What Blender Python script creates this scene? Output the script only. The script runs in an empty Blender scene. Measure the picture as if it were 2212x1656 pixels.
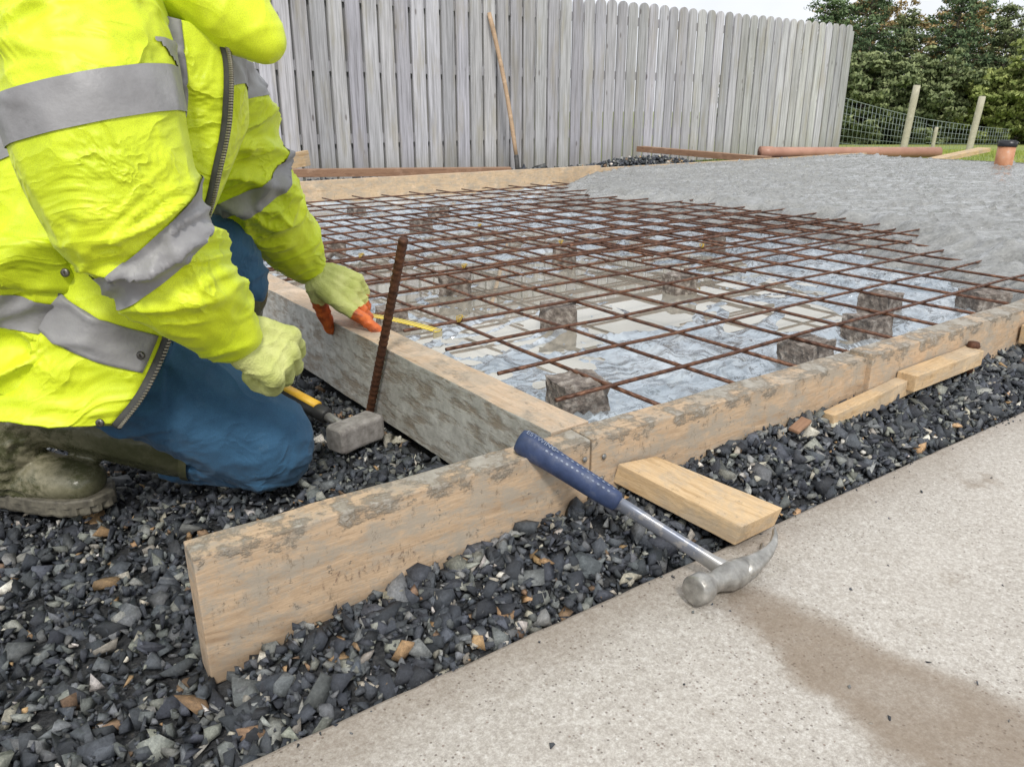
import bpy, bmesh, math, random
import numpy as np
from mathutils import Vector, Matrix, noise
from mathutils.bvhtree import BVHTree
random.seed(7); rng=np.random.default_rng(7)
SC=bpy.context.scene; COL=SC.collection
SC.view_settings.view_transform='Standard'; SC.view_settings.look='None'; SC.view_settings.exposure=0
V=Vector
# ---------------------------------------------------------------- materials
def newmat(name):
    m=bpy.data.materials.new(name); m.use_nodes=True
    nt=m.node_tree; b=nt.nodes["Principled BSDF"]; return m,nt,b
def nd(nt,t,ins=None,**kw):
    n=nt.nodes.new(t)
    for k,v in kw.items(): setattr(n,k,v)
    if ins:
        for k,v in ins.items():
            if isinstance(v,bpy.types.NodeSocket): nt.links.new(v,n.inputs[k])
            else: n.inputs[k].default_value=v
    return n
def c4(c): return (c[0],c[1],c[2],1)
def coord(nt,scale=(1,1,1),which='Object',rot=(0,0,0)):
    tc=nd(nt,'ShaderNodeTexCoord'); mp=nd(nt,'ShaderNodeMapping',{'Vector':tc.outputs[which],'Scale':scale,'Rotation':rot}); return mp.outputs[0]
def ntex(nt,vec,scale,detail=5,rough=.6,dist=0):
    return nd(nt,'ShaderNodeTexNoise',{'Vector':vec,'Scale':scale,'Detail':detail,'Roughness':rough,'Distortion':dist}).outputs['Fac']
def ramp(nt,fac,stops,interp='LINEAR'):
    r=nd(nt,'ShaderNodeValToRGB',{'Fac':fac}); cr=r.color_ramp; cr.interpolation=interp
    while len(cr.elements)<len(stops): cr.elements.new(.5)
    for e,(p,c) in zip(cr.elements,stops):
        e.position=p; e.color=c4(c) if not isinstance(c,(int,float)) else (c,c,c,1)
    return r.outputs['Color']
def mix(nt,f,a,b,bt='MIX'):
    n=nd(nt,'ShaderNodeMix',data_type='RGBA',blend_type=bt)
    for i,v in ((0,f),(6,a),(7,b)):
        if isinstance(v,bpy.types.NodeSocket): nt.links.new(v,n.inputs[i])
        else: n.inputs[i].default_value=v if i==0 else c4(v)
    return n.outputs[2]
def mth(nt,op,a,b=0.0,c=0.0,clamp=False):
    n=nd(nt,'ShaderNodeMath',operation=op); n.use_clamp=clamp
    for i,v in enumerate((a,b,c)):
        if isinstance(v,bpy.types.NodeSocket): nt.links.new(v,n.inputs[i])
        else: n.inputs[i].default_value=v
    return n.outputs[0]
def mrange(nt,v,a,b,c=0,d=1,smooth=True):
    return nd(nt,'ShaderNodeMapRange',{'Value':v,'From Min':a,'From Max':b,'To Min':c,'To Max':d},interpolation_type='SMOOTHSTEP' if smooth else 'LINEAR').outputs[0]
def bump(nt,b,h,strength=.5,dist=.005,prev=None):
    n=nd(nt,'ShaderNodeBump',{'Height':h,'Strength':strength,'Distance':dist})
    if prev is not None: nt.links.new(prev,n.inputs['Normal'])
    nt.links.new(n.outputs[0],b.inputs['Normal']); return n.outputs[0]
def setc(nt,b,c):
    if isinstance(c,bpy.types.NodeSocket): nt.links.new(c,b.inputs['Base Color'])
    else: b.inputs['Base Color'].default_value=c4(c)
def setr(nt,b,r,k='Roughness'):
    if isinstance(r,bpy.types.NodeSocket): nt.links.new(r,b.inputs[k])
    else: b.inputs[k].default_value=r
def simple(name,stops,nscale=20,scale=(1,1,1),rough=.6,rvar=0,bs=.3,bd=.003,bscale=60,metal=0,detail=5,spec=None):
    m,nt,b=newmat(name); v=coord(nt,scale)
    setc(nt,b,ramp(nt,ntex(nt,v,nscale,detail),stops))
    n2=ntex(nt,v,bscale,4)
    setr(nt,b,mrange(nt,n2,.3,.7,max(0,rough-rvar),min(1,rough+rvar)))
    b.inputs['Metallic'].default_value=metal
    if spec is not None: b.inputs['Specular IOR Level'].default_value=spec
    if bs>0: bump(nt,b,n2,bs,bd)
    return m
def wood(name,light,dark,cement=0.0,ctop=None,face_cement=False,rough=.75,damp=0,blotch=.45,dirt=0,ccol=((.27,.25,.21),(.56,.54,.49))):
    m,nt,b=newmat(name); v=coord(nt)
    wn=nd(nt,'ShaderNodeTexNoise',{'Vector':coord(nt,(1.3,4,4)),'Scale':2.0,'Detail':2.0})
    wv=nd(nt,'ShaderNodeVectorMath',{0:coord(nt,(.55,16,16)),1:nd(nt,'ShaderNodeVectorMath',{0:wn.outputs['Color'],3:2.2},operation='SCALE').outputs[0]},operation='ADD').outputs[0]
    g=nd(nt,'ShaderNodeTexNoise',{'Vector':wv,'Scale':3.2,'Detail':7.0,'Roughness':.62}).outputs['Fac']
    gf=ntex(nt,coord(nt,(4,130,130)),5,4)
    mid=[(a*.6+c*.4) for a,c in zip(light,dark)]
    col=ramp(nt,g,[(.30,dark),(.42,mid),(.52,light),(.60,mid),(.70,light)])
    col=mix(nt,mth(nt,'MULTIPLY',mrange(nt,gf,.40,.72),.5),col,dark)
    kn=nd(nt,'ShaderNodeTexVoronoi',{'Vector':coord(nt,(2.6,8,8)),'Scale':1.6}).outputs['Distance']
    col=mix(nt,mrange(nt,kn,.12,.045,0,.85),col,[x*.3 for x in dark])
    blot=ntex(nt,coord(nt,(1,1,1.6)),7,7,.7)
    col=mix(nt,mrange(nt,blot,.50,.66,0,blotch),col,[light[0]*.55,light[1]*.58,light[2]*.62])
    pal=ntex(nt,coord(nt,(1.4,1,2)),5.2,6,.65)
    col=mix(nt,mrange(nt,pal,.54,.68,0,.5),col,[min(1,x*1.25+.06) for x in light])
    h=g
    xyz=nd(nt,'ShaderNodeSeparateXYZ',{0:v})
    if dirt>0:
        d1=ntex(nt,coord(nt,(1,1,2.2)),10,8,.78); col=mix(nt,mrange(nt,d1,.44,.60,0,dirt),col,(.34,.31,.26))
        d2=ntex(nt,coord(nt,(2,2,1)),28,6,.8); col=mix(nt,mrange(nt,d2,.56,.67,0,dirt),col,(.16,.12,.08))
    if damp>0:
        col=mix(nt,mrange(nt,mth(nt,'ADD',xyz.outputs[2],mth(nt,'MULTIPLY',blot,.06)),.085,.03,0,damp),col,[x*.5 for x in light])
    if cement>0:
        n1=ntex(nt,coord(nt,(1,1,1.5)),12,8,.72)
        t=mth(nt,'ADD',xyz.outputs[2],mth(nt,'MULTIPLY',mth(nt,'SUBTRACT',n1,.5),.17))
        mk_=mrange(nt,t,ctop-.014,ctop+.006,0,cement)
        spl=mth(nt,'MULTIPLY',mrange(nt,ntex(nt,v,55,5,.75),.60,.70),.6)
        mk_=mth(nt,'MAXIMUM',mk_,spl)
        if face_cement: 
            n3=ntex(nt,coord(nt,(1.5,1,5)),9,7,.7)
            y=nd(nt,'ShaderNodeSeparateXYZ',{0:nd(nt,'ShaderNodeTexCoord').outputs['Normal']}).outputs[1]
            mk2=mth(nt,'MULTIPLY',mrange(nt,y,.3,.7),mrange(nt,n3,.30,.55,.45,1))
            mk_=mth(nt,'MAXIMUM',mth(nt,'MULTIPLY',mk_,.6),mk2)
        cn=ntex(nt,v,35,6,.7)
        cc=ramp(nt,cn,[(.3,ccol[0]),(.7,ccol[1])])
        col=mix(nt,mk_,col,cc)
        edge=mth(nt,'MULTIPLY',mth(nt,'MULTIPLY',mk_,mth(nt,'SUBTRACT',1.0,mk_)),3.0,clamp=True)
        col=mix(nt,mth(nt,'MULTIPLY',edge,.65),col,(.13,.10,.065))
        h=mth(nt,'ADD',mth(nt,'MULTIPLY',g,.5),mth(nt,'MULTIPLY',mk_,1.4))
    setc(nt,b,col); setr(nt,b,rough)
    p=bump(nt,b,h,.6,.003); bump(nt,b,ntex(nt,v,160,3),.4,.0014,p)
    return m
# ---------------------------------------------------------------- object helpers
def meta(o,label=None,category=None,kind=None,group=None):
    if label: o["label"]=label
    if category: o["category"]=category
    if kind: o["kind"]=kind
    if group: o["group"]=group
    return o
def obj_from_mesh(name,me,mats,smooth=True,parent=None,**kw):
    for m in (mats if isinstance(mats,(list,tuple)) else [mats]): me.materials.append(m)
    o=bpy.data.objects.new(name,me); COL.objects.link(o)
    me.name=name
    if smooth: me.polygons.foreach_set('use_smooth',[True]*len(me.polygons))
    if parent: o.parent=parent
    meta(o,**kw); return o
def mk(name,vs,fs,mats,smooth=True,parent=None,recenter=False,**kw):
    me=bpy.data.meshes.new(name); me.from_pydata([tuple(v) for v in vs],[],[tuple(f) for f in fs]); me.update()
    o=obj_from_mesh(name,me,mats,smooth,parent,**kw)
    if recenter: center(o)
    return o
def center(o):
    me=o.data; n=len(me.vertices); a=np.empty(n*3); me.vertices.foreach_get('co',a); a=a.reshape(-1,3)
    c=(a.min(0)+a.max(0))/2; c[2]=a[:,2].min(); a-=c; me.vertices.foreach_set('co',a.ravel()); me.update()
    o.location=o.location+V(c)
def empty(name,loc,rotz=0,**kw):
    e=bpy.data.objects.new(name,None); COL.objects.link(e); e.location=loc; e.rotation_euler=(0,0,rotz); e.empty_display_size=.1; meta(e,**kw); return e
class G:
    def __init__(s): s.v=[];s.f=[];s.m=[]
    def add(s,vs,fs,mi=0,M=None):
        k=len(s.v)
        for v in vs: s.v.append(tuple(M@V(v)) if M is not None else tuple(v))
        for f in fs: s.f.append(tuple(i+k for i in f)); s.m.append(mi)
    def obj(s,name,mats,smooth=True,parent=None,recenter=False,**kw):
        o=mk(name,s.v,s.f,mats,smooth,parent,False,**kw)
        o.data.polygons.foreach_set('material_index',s.m)
        if recenter: center(o)
        return o
def bevelbox(lx,ly,lz,b=.003,segs=(1,1,1),jit=0):
    bm=bmesh.new(); bmesh.ops.create_cube(bm,size=1)
    bmesh.ops.scale(bm,vec=(lx,ly,lz),verts=bm.verts); bmesh.ops.translate(bm,vec=(lx/2,ly/2,lz/2),verts=bm.verts)
    bmesh.ops.bevel(bm,geom=list(bm.edges),offset=b,segments=2,affect='EDGES',profile=.6)
    for i in range(1,segs[0]):
        bmesh.ops.bisect_plane(bm,geom=list(bm.verts)+list(bm.edges)+list(bm.faces),plane_co=(lx*i/segs[0],0,0),plane_no=(1,0,0))
    if jit:
        s=random.random()*50
        for v in bm.verts:
            v.co+=noise.noise_vector(v.co*9+V((s,s,s)))*jit + noise.noise_vector(v.co*60+V((s,0,s)))*jit*.5
    bm.verts.index_update(); vs=[v.co.copy() for v in bm.verts]; fs=[[v.index for v in f.verts] for f in bm.faces]; bm.free(); return vs,fs
def board(name,length,th,h,loc,rot,mat,segs=12,jit=.0012,parent=None,b=.002,**kw):
    vs,fs=bevelbox(length,th,h,b,(segs,1,1),jit)
    o=mk(name,vs,fs,mat,False,parent,**kw); o.location=loc; o.rotation_euler=rot; return o
def tube(path,radii,seg=12,cap=True,up=V((0,0,1)),sq=1.0):
    vs=[];fs=[];n=len(path)
    for i,p in enumerate(path):
        p=V(p); t=(V(path[min(i+1,n-1)])-V(path[max(i-1,0)])).normalized()
        s=t.cross(up)
        if s.length<1e-4: s=t.cross(V((0,1,0)))
        s.normalize(); u=s.cross(t).normalized()
        r=radii[i]; ra,rb=(r,r) if isinstance(r,(int,float)) else r
        for k in range(seg):
            a=2*math.pi*k/seg; ca,sa=math.cos(a),math.sin(a)
            if sq!=1.0: ca=math.copysign(abs(ca)**sq,ca); sa=math.copysign(abs(sa)**sq,sa)
            vs.append(p+s*ra*ca+u*rb*sa)
    for i in range(n-1):
        for k in range(seg):
            a=i*seg+k; b=i*seg+(k+1)%seg; fs.append((a,b,b+seg,a+seg))
    if cap: fs.append(tuple(range(seg-1,-1,-1))); fs.append(tuple(range((n-1)*seg,n*seg)))
    return vs,fs
def fib(n):
    out=[]
    for i in range(n):
        z=1-2*(i+.5)/n; r=math.sqrt(1-z*z); a=i*2.399963; out.append(V((r*math.cos(a),r*math.sin(a),z)))
    return out
FIB=fib(70)
def hull(pts):
    bm=bmesh.new()
    for p in pts: bm.verts.new(p)
    r=bmesh.ops.convex_hull(bm,input=list(bm.verts))
    dead=[g for g in set(r['geom_interior'])|set(r['geom_unused']) if isinstance(g,bmesh.types.BMVert)]
    if dead: bmesh.ops.delete(bm,geom=dead,context='VERTS')
    bm.normal_update(); bm.verts.index_update()
    vs=[v.co.copy() for v in bm.verts]; fs=[[v.index for v in f.verts] for f in bm.faces]; bm.free(); return vs,fs
def blob(chains,voxel=.006,smooth=4):
    g=G()
    for ch in chains:
        for (p0,r0),(p1,r1) in zip(ch[:-1],ch[1:]):
            R0=r0 if isinstance(r0,tuple) else (r0,)*3; R1=r1 if isinstance(r1,tuple) else (r1,)*3
            pts=[V(p0)+V((d.x*R0[0],d.y*R0[1],d.z*R0[2])) for d in FIB]+[V(p1)+V((d.x*R1[0],d.y*R1[1],d.z*R1[2])) for d in FIB]
            g.add(*hull(pts))
    me=bpy.data.meshes.new("t"); me.from_pydata(g.v,[],g.f); me.update()
    o=bpy.data.objects.new("t",me); COL.objects.link(o)
    m=o.modifiers.new("r",'REMESH'); m.mode='VOXEL'; m.voxel_size=voxel
    s=o.modifiers.new("s",'SMOOTH'); s.iterations=smooth; s.factor=.5
    dg=bpy.context.evaluated_depsgraph_get(); dg.update()
    out=bpy.data.meshes.new_from_object(o.evaluated_get(dg)); 
    bpy.data.objects.remove(o); bpy.data.meshes.remove(me); return out
def displace(me,fn):
    me.update(); nn=[v.normal.copy() for v in me.vertices]
    for v,n in zip(me.vertices,nn): v.co+=n*fn(v.co,n)
    me.update()
def folds(freq,amp,seed=0,fine=.3,broad=.8):
    fx,fy,fz=freq
    def f(p,n):
        q=V((p.x*fx+seed,p.y*fy,p.z*fz)); w=noise.noise_vector(q*.45)*.9
        a=1-min(1,abs(noise.noise(q+w))*2.6); b=1-min(1,abs(noise.noise(q*2.1+w*2+V((7,3,1))))*2.6)
        msk=min(1.2,max(0,.55+1.5*noise.noise(q*.33+V((3,9,2)))))
        return amp*(a**1.6*1.1*msk+fine*b**2.2*msk+broad*noise.noise(q*.5+V((1,5,8))))
    return f
# ---------------------------------------------------------------- camera & light
cam=bpy.data.cameras.new("camera"); co=bpy.data.objects.new("camera",cam); COL.objects.link(co); SC.camera=co
cam.sensor_width=36; cam.lens=27.31; cam.clip_end=1000; cam.clip_start=.02
TH=math.radians(-36.06); co.location=(0,0,.62); co.rotation_euler=(math.radians(90-19.46),0,TH)
w=bpy.data.worlds.new("World"); SC.world=w; w.use_nodes=True; nt=w.node_tree; bg=nt.nodes['Background']
sky=nd(nt,'ShaderNodeTexSky',sky_type='NISHITA'); sky.sun_disc=False; sky.sun_elevation=math.radians(52); sky.sun_rotation=math.radians(200)
hs=nd(nt,'ShaderNodeHueSaturation',{'Saturation':.35,'Color':sky.outputs[0]})
tc=nd(nt,'ShaderNodeTexCoord'); cl=ntex(nt,tc.outputs['Generated'],2.2,5,.55)
cloud=ramp(nt,cl,[(.3,(6.8,7.2,7.9)),(.7,(12.2,12.4,12.6))])
nt.links.new(mix(nt,.85,hs.outputs[0],cloud),bg.inputs['Color']); bg.inputs['Strength'].default_value=.109
sl=bpy.data.lights.new("sun",'SUN'); so=bpy.data.objects.new("sun",sl); COL.objects.link(so); sl.energy=2.3; sl.angle=math.radians(10); sl.color=(1,.96,.9)
so.rotation_euler=(math.radians(42),0,math.radians(-30))
# ---------------------------------------------------------------- shared materials
M_pine=wood("weathered_pine",(.56,.41,.27),(.32,.215,.13),cement=.85,ctop=.174,damp=.65,dirt=.75,blotch=.6)
M_pine2=wood("cement_faced_pine",(.60,.46,.33),(.42,.29,.18),cement=.6,ctop=.190,face_cement=True,dirt=.5,ccol=((.33,.32,.29),(.62,.61,.57)))
M_pine3=wood("fresh_pine",(.66,.48,.28),(.42,.27,.13),blotch=.5,dirt=.45)
M_rear=wood("rear_pine",(.64,.48,.31),(.42,.28,.16),blotch=.5,dirt=.55)
M_brown=wood("brown_plank_wood",(.34,.20,.12),(.19,.10,.06))
M_rust=simple("rusty_steel",[(.3,(.045,.018,.010)),(.55,(.11,.045,.022)),(.75,(.20,.085,.04))],60,rough=.7,rvar=.15,bs=.4,bd=.001,bscale=200,metal=.25)
def ribbed():
    m,nt,b=newmat("ribbed_rusty_bar"); v=coord(nt)
    setc(nt,b,ramp(nt,ntex(nt,v,35,6,.7),[(.3,(.04,.017,.011)),(.5,(.115,.050,.028)),(.72,(.25,.12,.065))]))
    uv=nd(nt,'ShaderNodeTexCoord').outputs['UV']
    wv=nd(nt,'ShaderNodeTexWave',{'Vector':uv,'Scale':22.0,'Distortion':0},wave_type='BANDS',bands_direction='DIAGONAL').outputs['Fac']
    setr(nt,b,.5); b.inputs['Metallic'].default_value=.3; bump(nt,b,wv,.9,.0015); return m
M_bar=ribbed()
# ---------------------------------------------------------------- ground terrain
def gh(x,y):
    f=.589*x+.808*y
    d=max(x-8.0,y-7.8)
    z=-.05
    if d>0: z-= min(d,1)*.06
    if f>13 and d>0: z-= min((f-13),30)*.030
    z+=.03*noise.noise(V((x*.3,y*.3,0)))*(1 if d>0 else 0)
    return z
def axis():
    a=[i*.5 for i in range(-8,31)]; s=.5; p=a[-1]
    while p<300: s*=1.18; p+=s; a.append(p)
    s=.5;p=a[0]
    while p>-300: s*=1.3; p-=s; a.insert(0,p)
    return a
ax=axis(); n=len(ax)
vs=[(x,y,gh(x,y)) for y in ax for x in ax]; fs=[(j*n+i,j*n+i+1,(j+1)*n+i+1,(j+1)*n+i) for j in range(n-1) for i in range(n-1)]
m,nt,b=newmat("ground_soil_and_grass"); v=coord(nt); xyz=nd(nt,'ShaderNodeSeparateXYZ',{0:v})
jn=mth(nt,'MULTIPLY',mth(nt,'SUBTRACT',ntex(nt,v,1.2,5),.5),1.2)
msk=mth(nt,'MAXIMUM',mrange(nt,mth(nt,'ADD',xyz.outputs[0],jn),8.3,8.8),mrange(nt,mth(nt,'ADD',xyz.outputs[1],jn),7.6,7.9))
soil=ramp(nt,ntex(nt,v,60,6,.7),[(.3,(.012,.013,.014)),(.6,(.05,.05,.05)),(.75,(.13,.12,.10))])
gr=ramp(nt,ntex(nt,v,1.1,7,.65),[(.3,(.14,.20,.035)),(.5,(.25,.31,.07)),(.62,(.38,.32,.11)),(.75,(.28,.16,.06))])
gr=mix(nt,.5,gr,ramp(nt,ntex(nt,v,30,4),[(.3,(.08,.13,.02)),(.7,(.38,.42,.12))]))
setc(nt,b,mix(nt,msk,soil,gr)); setr(nt,b,.8); bump(nt,b,ntex(nt,v,40,5),.7,.03)
mk("ground",vs,fs,m,kind="structure")
# ---------------------------------------------------------------- foreground concrete path
def slab_edge(x): return .627-.021*(x-.12)+.002*noise.noise(V((x*7,3,0)))+.002*noise.noise(V((x*30,9,0)))
xs=[-2+.02*i for i in range(0,360)]
rows=[(0,-.10),(0,.018),(-.004,.026),(-.012,.030),(-.2,.030),(-1.0,.030),(-4,.030)]
vs=[];fs=[]
for dy,z in rows:
    for x in xs: vs.append((x,slab_edge(x)+dy,z))
k=len(xs)
for j in range(len(rows)-1):
    for i in range(k-1): fs.append((j*k+i,(j+1)*k+i,(j+1)*k+i+1,j*k+i+1))
m,nt,b=newmat("weathered_path_concrete"); v=coord(nt); xyz=nd(nt,'ShaderNodeSeparateXYZ',{0:v})
base=ramp(nt,ntex(nt,v,4,8,.72),[(.3,(.39,.355,.31)),(.5,(.50,.465,.415)),(.7,(.64,.61,.56))])
fine=ntex(nt,v,180,8,.88); base=mix(nt,.75,base,ramp(nt,fine,[(.34,(.22,.185,.155)),(.5,(.51,.47,.42)),(.66,(.86,.84,.79))]))
vo=nd(nt,'ShaderNodeTexVoronoi',{'Vector':v,'Scale':250.0}); vr=nd(nt,'ShaderNodeSeparateColor',{0:vo.outputs['Color']})
pit=mth(nt,'MULTIPLY',mrange(nt,vo.outputs['Distance'],.42,.25),mth(nt,'GREATER_THAN',vr.outputs[0],mrange(nt,ntex(nt,v,9,5),.35,.65,.74,1.0)))
base=mix(nt,mth(nt,'MULTIPLY',pit,.7),base,ramp(nt,vr.outputs[1],[(.0,(.10,.085,.075)),(.6,(.24,.17,.13)),(1,(.82,.80,.76))]))
smg=mrange(nt,ntex(nt,v,17,7,.75),.57,.72,0,.5); base=mix(nt,smg,base,(.27,.225,.175))
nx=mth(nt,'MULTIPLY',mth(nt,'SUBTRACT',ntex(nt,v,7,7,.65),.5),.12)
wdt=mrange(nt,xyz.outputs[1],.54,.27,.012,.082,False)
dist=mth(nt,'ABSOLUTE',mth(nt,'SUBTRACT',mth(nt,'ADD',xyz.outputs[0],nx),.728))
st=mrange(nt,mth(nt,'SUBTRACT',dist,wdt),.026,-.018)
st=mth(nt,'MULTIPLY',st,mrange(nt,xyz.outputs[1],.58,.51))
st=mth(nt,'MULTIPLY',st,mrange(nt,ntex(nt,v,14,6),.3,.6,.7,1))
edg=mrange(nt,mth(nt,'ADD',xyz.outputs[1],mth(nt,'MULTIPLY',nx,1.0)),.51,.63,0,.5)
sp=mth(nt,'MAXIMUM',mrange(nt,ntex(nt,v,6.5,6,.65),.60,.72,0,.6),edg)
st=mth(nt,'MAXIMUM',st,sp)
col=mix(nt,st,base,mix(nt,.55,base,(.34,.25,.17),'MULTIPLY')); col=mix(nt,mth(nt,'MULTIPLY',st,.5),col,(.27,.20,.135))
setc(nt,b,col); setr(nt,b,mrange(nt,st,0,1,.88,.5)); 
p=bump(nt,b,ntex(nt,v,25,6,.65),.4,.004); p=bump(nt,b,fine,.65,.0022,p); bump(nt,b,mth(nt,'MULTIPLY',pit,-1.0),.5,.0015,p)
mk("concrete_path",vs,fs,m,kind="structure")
# ---------------------------------------------------------------- gravel stones
def stone_templates(k=26):
    T=[]
    for i in range(k):
        pts=[]
        for q in range(random.randint(7,10)):
            p=V([random.uniform(-1,1) for _ in range(3)]); p=p*(1/max(abs(p.x),abs(p.y),abs(p.z)))*random.uniform(.80,1.0)
            pts.append(V((p.x*random.uniform(.9,1.15),p.y*.8,p.z*.52)))
        vs,fs=hull(pts); T.append((np.array([tuple(v) for v in vs]),fs))
    return T
TS=stone_templates()
PAL=[((.036,.041,.050),.35),((.070,.078,.091),.30),((.135,.143,.146),.18),((.24,.245,.22),.11),((.38,.35,.29),.03),((.42,.27,.14),.014),((.20,.13,.08),.010),((.60,.56,.50),.015)]
pc=np.array([p[0] for p in PAL]); pw=np.array([p[1] for p in PAL]); pw/=pw.sum()
m,nt,b=newmat("crushed_stone"); at=nd(nt,'ShaderNodeAttribute',attribute_name='Col'); v=coord(nt)
nn=ntex(nt,v,200,7,.8)
setc(nt,b,mix(nt,1.0,at.outputs['Color'],ramp(nt,nn,[(.25,(.4,.4,.4)),(.5,(1,1,1)),(.75,(1.9,1.85,1.8))]),'MULTIPLY'))
setr(nt,b,mrange(nt,ntex(nt,v,25,3),.35,.65,.30,.8)); bump(nt,b,nn,.8,.0028); M_stone=m
def scatter(name,pos,size,mat,flat=0.0,**kw):
    V_=[];L=[];S=[];C=[];base=0
    for (x,y,z),s in zip(pos,size):
        tv,tf=TS[rng.integers(len(TS))]
        q=rng.normal(size=4)
        if flat and rng.random()<flat: q[1]*=.25;q[2]*=.25
        q/=np.linalg.norm(q); a,bb,c,d=q
        R=np.array([[1-2*(c*c+d*d),2*(bb*c-a*d),2*(bb*d+a*c)],[2*(bb*c+a*d),1-2*(bb*bb+d*d),2*(c*d-a*bb)],[2*(bb*d-a*c),2*(c*d+a*bb),1-2*(bb*bb+c*c)]])
        V_.append((tv*s/2)@R.T+np.array([x,y,z]))
        for f in tf: L.extend([i+base for i in f]); S.append(len(f))
        col=pc[rng.choice(len(pc),p=pw)]*rng.uniform(.55,1.45)*np.array([1,1+rng.uniform(-.03,.04),1+rng.uniform(-.06,.08)])
        C.append(np.tile(np.append(col,1),(len(tv),1))); base+=len(tv)
    vv=np.vstack(V_); me=bpy.data.meshes.new(name); me.vertices.add(len(vv)); me.vertices.foreach_set('co',vv.ravel())
    me.loops.add(len(L)); me.loops.foreach_set('vertex_index',L); me.polygons.add(len(S))
    st=np.concatenate([[0],np.cumsum(S)[:-1]]); me.polygons.foreach_set('loop_start',st); me.polygons.foreach_set('loop_total',S)
    me.update(calc_edges=True); me.validate()
    ca=me.color_attributes.new('Col','FLOAT_COLOR','POINT'); ca.data.foreach_set('color',np.vstack(C).ravel())
    return obj_from_mesh(name,me,mat,False,**kw)
P=[];Sz=[]
def zb(x): return float(np.interp(x,[.10,.16,.27,.45,.70,1.2,2.0,3],[0,.014,.044,.056,.072,.088,.088,.06]))
def gz(x,y):
    z=.009*noise.noise(V((x*5,y*5,0)))+.006*noise.noise(V((x*14,y*14,4)))-.006
    if y<.80 and x>.1:
        e=slab_edge(x); t=max(0,min(1,(y-e)/(.75-e))); z=z*.5+.006+(zb(x)-.006)*t**.8
    elif y<.72: z+=.010*max(0,1-(y-slab_edge(x))/.08)
    return z
def addg(n,x0,x1,y0,y1,cond,smul=1,mn=.0130,dz=(-.005,.006)):
    k=0
    while k<n:
        x=random.uniform(x0,x1); y=random.uniform(y0,y1)
        if not cond(x,y): continue
        s=min(.050,max(.005,random.lognormvariate(math.log(mn),.60)))*smul
        if y<.70 and y<slab_edge(x)+s*.42: continue
        P.append((x,y,gz(x,y)+random.uniform(*dz)-s*.12)); Sz.append(s); k+=1
addg(20000,-.55,.665,.6,2.1,lambda x,y: y>slab_edge(x)+.0 and not(x>.14 and y<.83) and y-.55*x>.35)
addg(2600,.0,.665,2.1,3.2,lambda x,y:True,1.4)
addg(9000,.14,2.6,.58,.775,lambda x,y: y>slab_edge(x)+.0 and y<.79-.018*(x-.15) and not(x<.17 and y>.75))
addg(1800,1.5,7,4.95,7.2,lambda x,y:True,3.0)
scatter("gravel",P,Sz,M_stone,.4,kind="stuff",label="dark crushed gravel around timber formwork",category="gravel")
vs=[];fs=[]
gx=[-.6+.02*i for i in range(170)]; gy=[.56+.02*j for j in range(90)]
for y in gy:
    for x in gx:
        z=gz(x,y)-.010
        if x>.66 and y>.80: z=-.03
        if x>.14 and .79<y<.81: z=min(z,.0)
        if y<slab_edge(x): z=-.02
        vs.append((x,y,z))
k=len(gx)
for j in range(len(gy)-1):
    for i in range(k-1): fs.append((j*k+i,j*k+i+1,(j+1)*k+i+1,(j+1)*k+i))
mk("gravel_bed",vs,fs,simple("dark_stone_fines",[(.3,(.012,.013,.015)),(.6,(.045,.047,.05)),(.75,(.11,.10,.09))],160,rough=.8,bs=.9,bd=.006,bscale=220),kind="structure")
P2=[];S2=[]
for i in range(1100):
    a=random.uniform(0,6.28); r=random.random()**.5; x=6.0+r*math.cos(a)*1.0; y=5.9+r*math.sin(a)*.5
    P2.append((x,y,.14*(1-r*r)+random.uniform(-.02,.02))); S2.append(random.uniform(.025,.06))
scatter("gravel_heap",P2,S2,M_stone,kind="stuff",label="low heap of dark gravel near fence",category="gravel")
P3=[];S3=[]
for i in range(70):
    x=random.uniform(.1,1.9); y=random.uniform(.15,.6)
    if y>slab_edge(x)-.005: continue
    s=random.choice([.002,.002,.003,.004,.005,.008]); P3.append((x,y,.030+s*.2)); S3.append(s)
for i in range(110):
    x=random.uniform(0.05,2.2); y=slab_edge(x)-abs(random.gauss(0,.012)); s=random.uniform(.002,.007); P3.append((x,y,.030+s*.2)); S3.append(s)
scatter("loose_grit",P3,S3,M_stone,kind="stuff",label="loose grit scattered on concrete path",category="grit")
# ---------------------------------------------------------------- formwork
a1=math.radians(-1.3)
f1=empty("formwork_board",(.148,.784,0),a1,label="pale timber formwork board with cement splashes and stamp",category="board")
board("plank",.556,.046,.167,(0,0,0),(0,0,0),M_pine,segs=30,parent=f1,jit=.0022)
mi,nti,bi=newmat("worn_ink"); tr=nd(nti,'ShaderNodeBsdfTransparent'); ms=nd(nti,'ShaderNodeMixShader'); setc(nti,bi,(.10,.06,.05)); 
fa=mrange(nti,ntex(nti,coord(nti),130,5,.85),.45,.60,0,.6)
nti.links.new(fa,ms.inputs[0]); nti.links.new(tr.outputs[0],ms.inputs[1]); nti.links.new(bi.outputs[0],ms.inputs[2]); nti.links.new(ms.outputs[0],nti.nodes['Material Output'].inputs[0])
def text_mesh(name,body,size,mat,M,parent,ext=0.0,sp=1.0):
    cu=bpy.data.curves.new(name,'FONT'); cu.body=body; cu.size=size; cu.extrude=ext; cu.space_character=sp
    o=bpy.data.objects.new(name,cu); COL.objects.link(o); dg=bpy.context.evaluated_depsgraph_get(); dg.update()
    me=bpy.data.meshes.new_from_object(o.evaluated_get(dg)); bpy.data.objects.remove(o); bpy.data.curves.remove(cu)
    me.transform(M); me.materials.clear(); return obj_from_mesh(name,me,mat,False,parent)
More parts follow.
